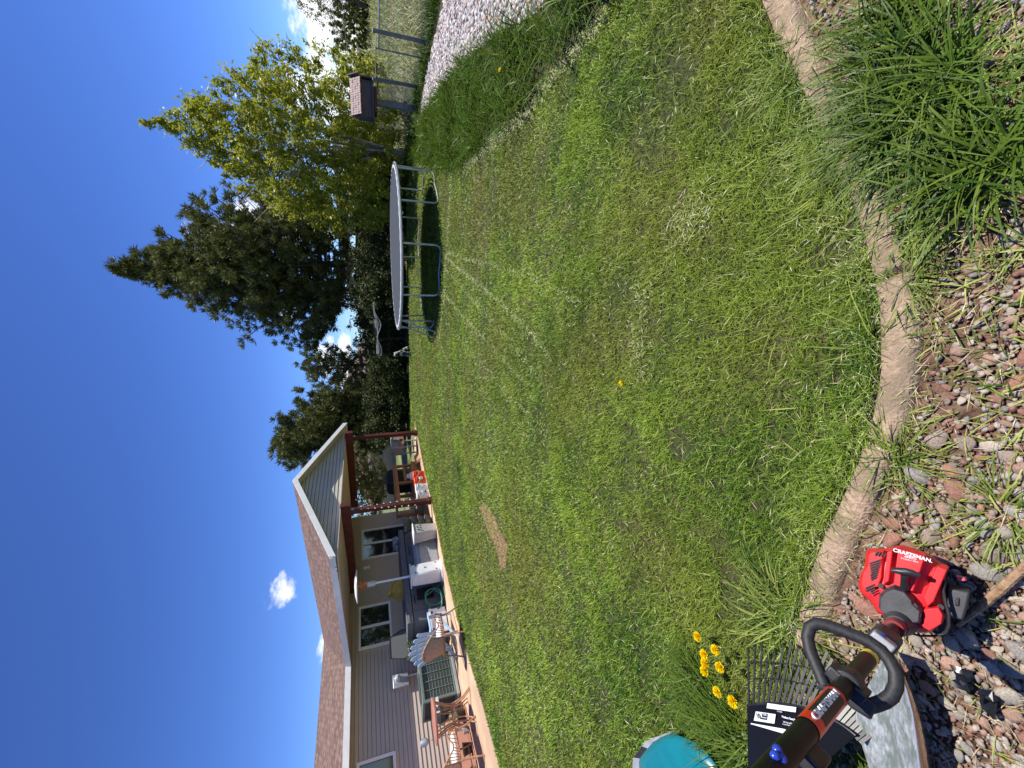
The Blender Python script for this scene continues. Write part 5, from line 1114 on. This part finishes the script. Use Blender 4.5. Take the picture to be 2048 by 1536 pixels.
# scattered small weeds and blades over the bed
P = []
while len(P) < 1500:
    x, y = g_.uniform(1560, 2080), g_.uniform(-20, 1540); p = G(x, y)
    if bed_side(Vector((p.x, p.y)), -.01) and g_.random() < (.9 if y < 560 else .45 if y < 1100 else .15): P.append((p.x, p.y, 0))
P = np.array(P); n = len(P); V, F = blades(P, rng.uniform(.02, .075, n), rng.uniform(.002, .0055, n), rng.uniform(.4, .95, n), rng.uniform(.2, 1., n)); tag(npmesh('bed_weeds', V, F, m_weed, np.repeat(rng.random(n), 7)), 'small weeds and blades sprouting between the stones', None, kind='stuff')
# straw and dry stems lying about
P = np.array([tuple(G(g_.uniform(1500, 2070), g_.uniform(0, 1536))) for _ in range(850)]); n = len(P); ang = rng.uniform(0, 6.28, n); L_ = rng.uniform(.008, .05, n)
C = P+np.array([0, 0, .012]); A = np.stack([np.cos(ang), np.sin(ang), rng.normal(0, .1, n)], 1)*L_[:, None]; Bv = np.stack([-np.sin(ang), np.cos(ang), 0*ang], 1)*rng.uniform(.0006, .0016, n)[:, None]
V, F = quads(C, A, Bv); tag(npmesh('dry_straw', V, F, mat('straw', (.30, .20, .10), (.62, .52, .32), tint=True, rough=.7), np.repeat(rng.random(n), 4)), 'dry straw and cut stems littering the stone bed', None, kind='stuff')
m_df = mat('dandelion_yellow', (.95, .66, .0), (1.0, .86, .01), tint=True, rough=.6, transl=.2, spec=.2)
m_stem = mat('dandelion_stem', (.16, .22, .06), (.25, .28, .10), 20)
hd = [(1395, 1273), (1431, 1300), (1409, 1309), (1410, 1326), (1409, 1342), (1440, 1334), (1435, 1384), (1466, 1403)]
dl = ['dandelion flower standing alone farthest from the rake', 'dandelion flower second from the far end, nearest the concrete edging', 'top dandelion flower of the tight cluster of three', 'middle dandelion flower of the tight cluster of three', 'bottom dandelion flower of the tight cluster of three', 'dandelion flower just beside the tight cluster of three', 'dandelion flower between the tight cluster and the rake label', 'large dandelion flower nearest the rake label']
for i, (x, y) in enumerate(hd):
    z = .11+.02*(i % 3); p = G(x, y, z); bs = Vector((p.x+.02*math.sin(i*2), p.y-.03, 0)); t = thing('dandelion', dl[i], 'flower', bs, 0, 'dandelions beside the rake'); l = p-bs
    b = MB(); b.tube([(0, 0, 0), (l.x*.4, l.y*.3, l.z*.5), tuple(l)], .0022, 5); b.build('stem', m_stem, t)
    n = 240; g = np.random.default_rng(i); a = g.uniform(0, 6.28, n); ring = g.random(n)**.5; tilt = np.stack([np.cos(a)*ring, np.sin(a)*ring, 1.05-ring*.95+g.normal(0, .05, n)], 1); tilt /= np.linalg.norm(tilt, axis=1)[:, None]
    rad = .0245*(1.0+.12*(i == 7)); C = np.array(tuple(l))+tilt*rad*.55+np.array([0, 0, -.004]); Bq = np.cross(tilt, g.normal(size=(n, 3))); Bq /= np.linalg.norm(Bq, axis=1)[:, None]
    V, F = quads(C, tilt*rad*.5, Bq*.0036); npmesh('flower_head', V, F, m_df, np.repeat(g.random(n), 4), parent=t)
for i, (x, y, lab) in enumerate([(1243, 766, 'tiny yellow dandelion in the middle of the mown lawn'), (1000, 140, 'tiny yellow flower inside the tall grass band')]):
    z = .03 if i == 0 else .22; p = G(x, y, z); t = thing('dandelion', lab, 'flower', (p.x, p.y, 0)); b = MB(); b.tube([(0, 0, 0), (0, 0, z)], .002, 4); b.build('stem', m_stem, t)
    g = np.random.default_rng(50+i); n = 40; d = g.normal(size=(n, 3)); d[:, 2] = abs(d[:, 2]); d /= np.linalg.norm(d, axis=1)[:, None]; V, F = quads(np.array([0, 0, z])+d*.01, d*.012*(1+.3*i), np.cross(d, g.normal(size=(n, 3)))*.003*(1+.3*i)); npmesh('flower_head', V, F, m_df, np.repeat(g.random(n), 4), parent=t)
# stick
st = thing('stick', 'dry brown wooden stick lying across the stones right of the engine', 'stick', G(1990, 1190)); b = MB(); L0 = Vector(st.location)
b.tube([U(1915, 1262, 1.27)*0+G(1915, 1250, .02)-L0, G(1960, 1215, .03)-L0, G(2000, 1180, .03)-L0, G(2060, 1125, .04)-L0], [.007, .010, .011, .010], 8); b.build('wood', mat('dry_stick', (.22, .12, .06), (.40, .26, .15), 30, 8, .8, bump=.5), st)

# ------------------------------------------------------------------ foreground tools
m_ered = mat('engine_red', (.60, .012, .016), (.68, .018, .022), 6, 3, .38, coat=.15); m_dgrey = mat('clutch_grey', (.03, .03, .033), (.05, .05, .055), 25, 5, .5, bump=.04, bscale=200); m_txtw = mat('white_lettering', (.8, .8, .8), rough=.5)
m_shaft = mat('gloss_black_tube', (.004, .004, .005), (.010, .009, .009), 18, 8, .42, spec=.2); m_grip = mat('foam_grip', (.010, .010, .011), (.022, .022, .024), 160, 2, .6, bump=.06, bscale=400); m_lred = mat('label_red', (.70, .012, .012), rough=.3, coat=.4)
S0 = U(1800, 1243, 1.16); S1 = U(1540, 1545, .50); AX = (S1-S0).normalized()
TL = Vector((S0.x-.03, S0.y+.02, 0)); tm = thing('string_trimmer', 'red petrol string trimmer engine with black shaft leaning up to the left over the rake', 'string trimmer', TL)
def PX(x, y, off=0.0):
    "point of the plane through the engine face (square to the shaft), lifted by off toward the viewer"
    r = Vector(ray(x, y)); o = Vector((0, 0, H)); q = S0+AX*(off-.02); k = (q-o).dot(AX)/r.dot(AX); return o+r*k-TL
z5 = lambda pl: [(a/4.197+1560, b_/4.197+1060) for a, b_ in pl]
cover = z5([(745, 150), (890, 155), (985, 130), (1030, 125), (1265, 200), (1330, 265), (1420, 300), (1395, 380), (1372, 500), (1395, 640), (1385, 760), (1260, 860), (1160, 850), (1020, 800), (870, 710), (830, 690), (770, 590), (690, 530), (665, 470), (680, 370), (720, 300), (730, 180)])
def densify(pl, it=1):
    for _ in range(it): pl = [q for i in range(len(pl)) for q in ((pl[i][0]*.78+pl[(i+1) % len(pl)][0]*.22, pl[i][1]*.78+pl[(i+1) % len(pl)][1]*.22), (pl[i][0]*.22+pl[(i+1) % len(pl)][0]*.78, pl[i][1]*.22+pl[(i+1) % len(pl)][1]*.78))]
    return pl
def plate(pl, off, th, m, name, sc=.92, smooth=40, bevel=.002, parent=None, it=0):
    b = MB(); b.prism([PX(x, y, off) for x, y in densify(pl, it)], AX*th, sc); return b.build(name, m, parent or tm, smooth=smooth, bevel=bevel)
b = MB(); cpts = [PX(x, y, -.05) for x, y in densify(cover, 1)]; cc = sum(cpts, Vector())/len(cpts)
b.dome(cpts, AX*.052, ((.86, -1.1), (.97, -.6), (1, 0), (.995, .35), (.955, .72), (.86, .96), (.6, 1.12), (.3, 1.16))); body = b.build('engine_cover', m_ered, tm, smooth=28)
plate(z5([(1000, 140), (1240, 205), (1130, 520), (955, 455)]), .012, .028, m_ered, 'label_panel', .93, parent=tm)
plate(z5([(1330, 275), (1425, 305), (1300, 600), (1240, 650), (1200, 560)]), .0, .030, m_ered, 'cover_rib', .88, parent=tm)
plate(z5([(1210, 640), (1345, 625), (1385, 700), (1370, 780), (1260, 845), (1190, 800)]), .0, .030, m_ered, 'cover_rib', .88, parent=tm)
plate(z5([(910, 160), (965, 145), (930, 440), (880, 470)]), .0, .030, m_ered, 'cover_rib', .85, parent=tm)
plate(z5([(765, 165), (885, 165), (870, 400), (840, 480), (720, 520), (680, 460), (700, 350), (740, 290)]), .0, .020, m_ered, 'vent_panel', .9, parent=tm)
def slit(x0, y0, x1, y1, w_=9, off=.024):
    d = math.hypot(x1-x0, y1-y0); nx, ny = -(y1-y0)/d*w_/2, (x1-x0)/d*w_/2; b = MB(); b.prism([PX(*q, off) for q in z5([(x0+nx, y0+ny), (x1+nx, y1+ny), (x1-nx, y1-ny), (x0-nx, y0-ny)])], AX*.0015); b.build('vent_slit', m_black, tm, smooth=0)
for k in range(8): slit(745+k*3-8*(k > 4), 290+k*20-10, 850-k*6, 245+k*21, 9)
for k in range(4): slit(712+k*10, 490+k*16, 790+k*4, 455+k*20, 9)
for k in range(4): slit(795+k*26, 215+k*4, 820+k*22, 172+k*9, 10)
clu = plate(z5([(960, 450), (1070, 480), (1140, 560), (1150, 600), (1228, 670), (1215, 780), (1110, 790), (1010, 770), (890, 710), (825, 655), (832, 540), (880, 485)]), .005, .045, m_dgrey, 'clutch_cover', .82)
for q in ([(1100, 640), (1130, 610), (1160, 640), (1120, 680)], [(835, 560), (855, 545), (858, 600), (838, 610)], [(1130, 700), (1185, 705), (1180, 730), (1130, 725)]):
    b = MB(); b.prism([PX(*p_, .044) for p_ in z5(q)], AX*.002); b.build('clutch_vent', m_black, clu, smooth=0)
b = MB(); b.tube([PX(*z5([(1048, 480)])[0], .04), PX(*z5([(1043, 420)])[0], .06), PX(*z5([(1045, 375)])[0], .075)], [.011, .008, .009], 10); b.tube([PX(*p_, .08) for p_ in z5([(935, 338), (990, 342), (1060, 350), (1120, 365), (1180, 385)])], [.005, .009, .010, .009, .005], 10); b.build('pull_handle', m_black, tm)
ab = plate(z5([(1425, 450), (1610, 480), (1590, 600), (1555, 720), (1420, 695), (1415, 580)]), -.10, .09, m_dgrey, 'air_filter_box', .93, bevel=.004)
plate(z5([(1475, 570), (1510, 570), (1505, 640), (1470, 640)]), -.012, .006, m_black, 'filter_latch', .9, parent=ab)
plate(z5([(1380, 300), (1430, 460), (1420, 700), (1500, 830), (1360, 850), (1330, 600)]), -.16, .11, m_black, 'crankcase', .9)
plate(z5([(1470, 375), (1560, 390), (1575, 425), (1490, 430)]), -.05, .02, mat('faded_red_knob', (.55, .10, .12), rough=.4), 'choke_lever', .8)
b = MB(); b.tube([PX(*p_, .012) for p_ in z5([(1385, 420), (1370, 500), (1385, 600), (1415, 700), (1418, 800), (1395, 855), (1370, 870)])], .0042, 8); b.build('cable', m_black, tm)
b = MB(); b.tube([PX(*p_, .0) for p_ in z5([(1000, 815), (1080, 860), (1170, 888), (1290, 890), (1380, 870)])], .003, 8); b.build('cable', m_black, tm)
for q in ((845, 468), (1240, 825), (1350, 645)):
    x_, y_ = z5([q])[0]; b = MB(); b.lathe([(.007, 0), (.007, .003), (0, .003)], 12, PX(x_, y_, .016), AX); b.build('bolt', m_black, tm)
def TX(body_, q, off, ax0, ax1, size, m, name='lettering', bold=0.0, par=None, sx=1.0):
    (xa, ya), (xb, yb) = z5([ax0, ax1]); c = PX(*z5([q])[0], off); xd = PX(xb, yb, off)-PX(xa, ya, off); yd = PX(xa+10*(yb-ya)/max(1, math.hypot(xb-xa, yb-ya)), ya-10*(xb-xa)/max(1, math.hypot(xb-xa, yb-ya)), off)-PX(xa, ya, off)
    return text3d(name, body_, c, xd, yd, size, m, par or tm, bold=bold, sx=sx)
TX('CRAFTSMAN.', (1110, 213), .0405, (1010, 180), (1215, 240), .0135, m_txtw, bold=.0003, sx=1.0)
b = MB(); b.prism([PX(*p_, .0402) for p_ in z5([(1052, 203), (1152, 228), (1146, 250), (1046, 226)])], AX*.0006); b.build('lettering_box', m_txtw, tm, smooth=0)
TX('WS 2200', (1099, 227), .0412, (1052, 203), (1152, 228), .0085, m_ered, bold=.0002)
TX('2-Cycle / 25cc', (1088, 252), .0405, (1050, 238), (1145, 262), .0062, m_txtw)
# shaft
def SP(t): return S0.lerp(S1, t)-TL
perp = AX.orthogonal().normalized()
b = MB(); b.tube([SP(-.02), SP(1.25)], .0150, 24); b.build('shaft', m_shaft, tm)
b = MB(); b.tube([SP(0), SP(.03), SP(.06)], [.036, .031, .024], 20); b.build('shaft_collar', m_dgrey, tm)
b = MB(); b.tube([SP(.06), SP(.11)], .022, 20); b.build('coupler_band', mat('dark_red_band', (.20, .012, .015), rough=.35), tm)
def shaft_pt(x, y, lift=0):
    r = Vector(ray(x, y)).normalized(); o = Vector((0, 0, H)); w0 = o-S0; a = 1; bq = r.dot(AX); d = r.dot(w0); e = AX.dot(w0); s_ = (e-bq*d)/(1-bq*bq); return s_
view = (Vector((0, 0, H))-(S0+S1)/2).normalized(); vf = (view-AX*view.dot(AX)).normalized(); vs_ = AX.cross(vf)
def SB(x, y): return S0+AX*shaft_pt(x, y)-TL
p = SB(1760, 1275); Rm = Matrix((AX, vs_, vf)).transposed()
b = MB(); b.box(p, (.085, .055, .052), Rm); cb = b.build('throttle_coupler', m_dgrey, tm, bevel=.012)
p = SB(1742, 1285); b = MB(); b.box(p+vf*.022, (.03, .044, .018), Rm); b.build('grey_cap', mat('silver_grey_plastic', (.30, .31, .32), rough=.35), cb, bevel=.004)
b = MB(); b.lathe([(.0075, 0), (.0075, .005), (.005, .007), (0, .008)], 14, p+vf*.026-AX*.0+vs_*.006, vf); b.build('blue_button', mat('blue_plastic', (.02, .05, .38), rough=.25), cb)
p = SB(1724, 1305); b = MB(); b.tube([p-AX*.011, p+AX*.011], .0154, 24, False); b.build('yellow_label', mat('warning_yellow', (.75, .58, .03), (.78, .62, .05), rough=.4), tm)
b = MB(); b.tube([p+AX*.014, p+AX*.017], .0156, 24, False); b.build('copper_ring', m_cop, tm)
# handle clamp + D handle
pc = SB(1690, 1360); b = MB(); b.tube([pc-AX*.020, pc+AX*.020], .024, 20); b.box(pc-vs_*.0+vf*.0, (.045, .062, .022), Rm); cl_ = b.build('handle_clamp', m_black, tm, bevel=.003)
hd_d = shaft_pt(1690, 1360); hc = S0+AX*hd_d
def HPX(x, y, off=0):
    r = Vector(ray(x, y)); o = Vector((0, 0, H)); nrm = (AX*.9+vf*.35).normalized(); q = hc+nrm*off; k = (q-o).dot(nrm)/r.dot(nrm); return o+r*k-TL
hpts = [(1649, 1370), (1642, 1352), (1631, 1327), (1620, 1300), (1615, 1274), (1620, 1254), (1633, 1247), (1652, 1250), (1681, 1260), (1712, 1272), (1738, 1283), (1762, 1300), (1780, 1322), (1792, 1346), (1792, 1372), (1783, 1392), (1768, 1403), (1752, 1409), (1738, 1413)]
b = MB(); b.tube([HPX(x, y) for x, y in hpts], .0112, 18); b.build('loop_handle', m_grip, tm, smooth=60)
b = MB(); b.prism([HPX(*q, -.012) for q in ((1672, 1348), (1712, 1342), (1722, 1385), (1756, 1412), (1742, 1441), (1700, 1415), (1688, 1385))], (AX*.9+vf*.35).normalized()*.026, .94); b.build('clamp_arm', m_black, cl_, bevel=.003)
b = MB(); b.prism([HPX(*q, -.008) for q in ((1630, 1361), (1660, 1372), (1680, 1368), (1676, 1386), (1650, 1384), (1632, 1374))], (AX*.9+vf*.35).normalized()*.018, .94); b.build('clamp_arm', m_black, cl_, bevel=.003)
# brand band on the tube
p0_, p1_ = SB(1672, 1398), SB(1616, 1462); b = MB(); b.tube([p0_, p1_], .0160, 28, False); lb = b.build('label_band', m_lred, tm, smooth=60)
c_ = (p0_+p1_)/2; Ll = (p1_-p0_).length; b = MB(); vsx = []; fsx = []
for i in range(9):
    a = math.radians(-52+i*13)
    for e in (-.42, .42): vsx.append(c_+AX*Ll*e*(1 if e < 0 else .75)+(vf*math.cos(a)+vs_*math.sin(a))*.0163)
for i in range(8): fsx.append((2*i, 2*i+1, 2*i+3, 2*i+2))
b.add(vsx, fsx); b.build('label_patch', m_black, lb, smooth=60)
text3d('lettering', 'CRAFTSMAN', c_+vf*.0167+vs_*.002, -AX, vf.cross(-AX), .0135, m_txtw, tm, depth=.0012, bold=.0004, sx=1.75)
p = SB(1612, 1470); sg_ = 1 if (Vector(ray(1650, 1495)).dot(vs_)-Vector(ray(1598, 1487)).dot(vs_)) > 0 else -1; b = MB(); b.box(p-vf*.018+vs_*.024*sg_, (.05, .026, .022), Rm); b.build('trigger', m_black, tm, bevel=.004)
p = SB(1550, 1533); b = MB()
for q in ((0, 0), (.008, .006), (-.006, .008)): b.ell(p+vf*.015+AX*q[0]+vs_*q[1], (.006, .006, .006), 8, 6)
b.build('blue_clip', MATS['blue_plastic'], tm)

# leaf rake
def fanpt(ang, r, z): return G(1500+r*math.sin(ang), 1650-r*math.cos(ang), z)
rk_base = G(1560, 1500); rkT = thing('leaf_rake', 'black plastic leaf rake with white label lying tines down in the grass', 'rake', (rk_base.x, rk_base.y, 0)); LB = Vector(rkT.location)
arc = [fanpt(math.radians(a), 240+24*a/30, .15) for a in np.linspace(-1, 50, 18)]
b = MB(); b.prism([q-LB for q in [fanpt(-.02, 40, .19)]+arc+[fanpt(.9, 60, .19)]], (0, 0, .006)); hdp = b.build('rake_plate', mat('gloss_black_plate', (.006, .006, .007), rough=.35, spec=.25), rkT, smooth=0, bevel=.002)
b = MB(); b.tube([q-LB+Vector((0, 0, .006)) for q in arc], .0042, 8); b.build('plate_rim', m_black, rkT)
for i, a in enumerate(np.linspace(-.01, .93, 25)):
    r0_ = 232+24*math.degrees(a)/30; r1_ = 352+10*math.sin(i*1.3)+18*min(1, a/.4)
    b = MB(); b.bar(fanpt(a, r0_, .150)-LB, fanpt(a, (r0_+r1_)/2, .105)-LB, .0095, .003); b.bar(fanpt(a, (r0_+r1_)/2, .105)-LB, fanpt(a, r1_, .055)-LB, .0090, .003); b.bar(fanpt(a, r1_, .055)-LB, fanpt(a, r1_+7, .02)-LB, .006, .003); b.build('tine', m_black, rkT, smooth=0)
for rr_, zz in ((292, .112), (325, .088)): b = MB(); b.tube([fanpt(a, rr_+24*math.degrees(a)/30*.6, zz)-LB for a in np.linspace(-.01, .93, 24)], .0022, 6); b.build('cross_bar', m_black, rkT)
z6 = lambda pl: [(a/4.267+1240, b_/4.267+1200) for a, b_ in pl]
def lab(pl, m, nm='label', zz=.163): b = MB(); b.prism([G(x, y, zz)-LB for x, y in z6(pl)], (0, 0, .0008)); return b.build(nm, m, hdp, smooth=0)
m_lab = mat('paper_label', (.72, .73, .74), rough=.3)
lab([(1258, 880), (1505, 915), (1500, 958), (1252, 922)], m_lab); lab([(1160, 950), (1330, 975), (1318, 1055), (1143, 1028)], m_lab); lab([(1118, 1050), (1400, 1100), (1425, 1110), (1400, 1140), (1290, 1112), (1200, 1105), (1115, 1118)], m_lab); lab([(1425, 1108), (1470, 1115), (1450, 1160), (1425, 1140)], m_lab)
lab([(1215, 965), (1262, 972), (1256, 1025), (1208, 1018)], m_black, 'label_print', .1642)
def rtx(s_, q, q0, q1, size, m, bold=0.0, zz=.1655):
    (x0, y0), (x1, y1), (xc, yc) = z6([q0, q1, q]); P0, P1 = G(x0, y0, zz), G(x1, y1, zz); d = P1-P0; text3d('lettering', s_, G(xc, yc, zz)-LB, d, Vector((0, 0, 1)).cross(d), size, m, rkT, bold=bold)
rtx('10', (1183, 993), (1160, 950), (1330, 975), .024, m_black, .0006); rtx('YEAR', (1236, 980), (1160, 950), (1330, 975), .008, m_txtw); rtx('WARRANTY', (1232, 1005), (1160, 950), (1330, 975), .005, m_txtw)
rtx('Medium Duty Poly', (1450, 1012), (1385, 990), (1510, 1020), .0095, m_txtw, .0002); rtx('24" Poly Leaf Rake', (1440, 1050), (1385, 1035), (1500, 1058), .0068, m_txtw); rtx('for yard and garden clean up', (1440, 1068), (1385, 1055), (1500, 1078), .005, m_txtw)
rtx('- 2 Tapout', (1360, 952), (1320, 942), (1400, 956), .006, m_txtw)
b = MB(); b.tube([fanpt(.5, 230, .168)-LB, fanpt(.55, 60, .21)-LB, fanpt(.6, -120, .26)-LB], .012, 12); b.build('handle', mat('rake_handle', (.16, .16, .17), rough=.4), rkT)
# metal scoop
sc_b = G(1800, 1480); sco = thing('metal_scoop', 'dented galvanised metal scoop shovel lying beside the trimmer shaft', 'shovel', (sc_b.x, sc_b.y, 0)); LC = Vector(sco.location)
m_zinc = mat('worn_aluminium', (.24, .26, .255), (.50, .53, .52), 45, 10, .5, metal=.45, bump=.4, bscale=30, c3=(.20, .235, .20), s3=14, stretch=(1, 3, 1))
left = [(1766, 1312), (1752, 1345), (1722, 1392), (1706, 1430), (1716, 1465), (1726, 1500), (1738, 1536), (1752, 1600)]; right = [(1780, 1300), (1797, 1338), (1812, 1380), (1824, 1425), (1830, 1465), (1835, 1505), (1839, 1536), (1846, 1600)]
b = MB(); vs = []; fs = []; nu = 9
for i, (l, r) in enumerate(zip(left, right)):
    for j in range(nu):
        u = j/(nu-1); x, y = l[0]+(r[0]-l[0])*u, l[1]+(r[1]-l[1])*u; z = .125+.030*(u**3)+.006*math.exp(-((u-.62)/.06)**2)-.01*math.exp(-((u-.5)/.2)**2); vs.append(G(x, y, z)-LC)
for i in range(len(left)-1):
    for j in range(nu-1): fs.append((i*nu+j, i*nu+j+1, (i+1)*nu+j+1, (i+1)*nu+j))
b.add(vs, fs); o = b.build('blade', m_zinc, sco, smooth=60); sd = o.modifiers.new('s', 'SOLIDIFY'); sd.thickness = .002
sbm = o.modifiers.new('sub', 'SUBSURF'); sbm.levels = 1; sbm.render_levels = 1
b = MB(); b.tube([G(x, y, .157)-LC for x, y in right], .0022, 6); b.build('rim', mat('bright_edge', (.8, .8, .8), rough=.25, metal=.7), sco)
outer = [(1786, 1300), (1812, 1345), (1832, 1392), (1848, 1432), (1858, 1470), (1865, 1505), (1869, 1536), (1876, 1600)]
b = MB(); vs = []; fs = []
for i in range(len(right)):
    a_, c_ = G(*right[i], .155)-LC, G(*outer[i], .03)-LC
    for u in (0, .5, 1): vs.append(a_.lerp(c_, u)+Vector((0, -.006*math.sin(u*3.14), 0)))
for i in range(len(right)-1):
    for j in range(2): fs.append((i*3+j, i*3+j+1, (i+1)*3+j+1, (i+1)*3+j))
b.add(vs, fs); o = b.build('side_wall', mat('polished_side', (.58, .50, .42), rough=.16, metal=.95, bump=.1), sco, smooth=60); sd = o.modifiers.new('s', 'SOLIDIFY'); sd.thickness = .002
pt0, pt1 = G(1787, 1330, .165), G(1781, 1306, .165); d_ = (pt0-pt1); text3d('lettering', 'SM', (pt0+pt1)/2-LC-Vector((.004, 0, 0)), d_, Vector((0, 0, 1)).cross(d_), .020, m_txtw, sco)
# teal snow shovel
ts_b = G(1350, 1536); tsv = thing('snow_shovel', 'teal plastic snow shovel blade with grey wear strip lying at the left edge', 'snow shovel', (ts_b.x, ts_b.y, 0)); LS_ = Vector(tsv.location)
m_teal = mat('teal_plastic', (.004, .13, .165), (.006, .17, .205), 5, 4, .30, coat=.35, bump=.05)
tp = [(1343, 1466), (1322, 1474), (1306, 1484), (1295, 1497), (1279, 1517), (1281, 1540), (1290, 1600), (1300, 1680), (1470, 1680), (1462, 1600), (1448, 1560), (1432, 1530), (1412, 1503), (1385, 1481)]
b = MB(); b.dome([G(x, y, .10)-LS_ for x, y in densify(tp)], (0, 0, .045), ((1, 0), (.97, .35), (.88, .7), (.65, .95), (.3, 1.05))); b.build('blade', m_teal, tsv, smooth=70)
inn = [(1343, 1466), (1306, 1484), (1295, 1497), (1279, 1517), (1281, 1540), (1290, 1600)]; out = [(1340, 1463), (1291, 1482), (1284, 1493), (1266, 1515), (1264, 1540), (1270, 1600)]
for k in range(5):
    b = MB(); b.prism([G(*inn[k], .103)-LS_, G(*inn[k+1], .103)-LS_, G(*out[k+1], .093)-LS_, G(*out[k], .093)-LS_], (0, 0, -.02)); b.build('wear_strip', m_galv if k != 2 else m_black, tsv, smooth=0, bevel=.001)
b = MB(); b.tube([G(1380, 1620, .12)-LS_, G(1400, 1900, .3)-LS_], .014, 10); b.build('handle', m_galv, tsv)
# scraps of black plastic among the stones
for i, (x, y, lab_) in enumerate([(1935, 1355, 'torn scrap of black plastic bag among the shaded stones'), (1990, 1400, 'crumpled black plastic scrap in the deepest shade near the edge')]):
    p = G(x, y, .0); t = MB(); g = random.Random(i); vs = []; fs = []
    for a in range(7):
        for c in range(5): vs.append((p.x+(a-3)*.011+g.gauss(0, .004), p.y+(c-2)*.009+g.gauss(0, .004), .03+g.gauss(0, .008)))
    for a in range(6):
        for c in range(4): fs.append((a*5+c, a*5+c+1, (a+1)*5+c+1, (a+1)*5+c))
    t.add(vs, fs); o = t.build('plastic_scrap', mat('scrap_black', (.012, .013, .016), rough=.25), None, smooth=30, loc=(p.x, p.y, 0)); tag(o, lab_, 'plastic scrap')
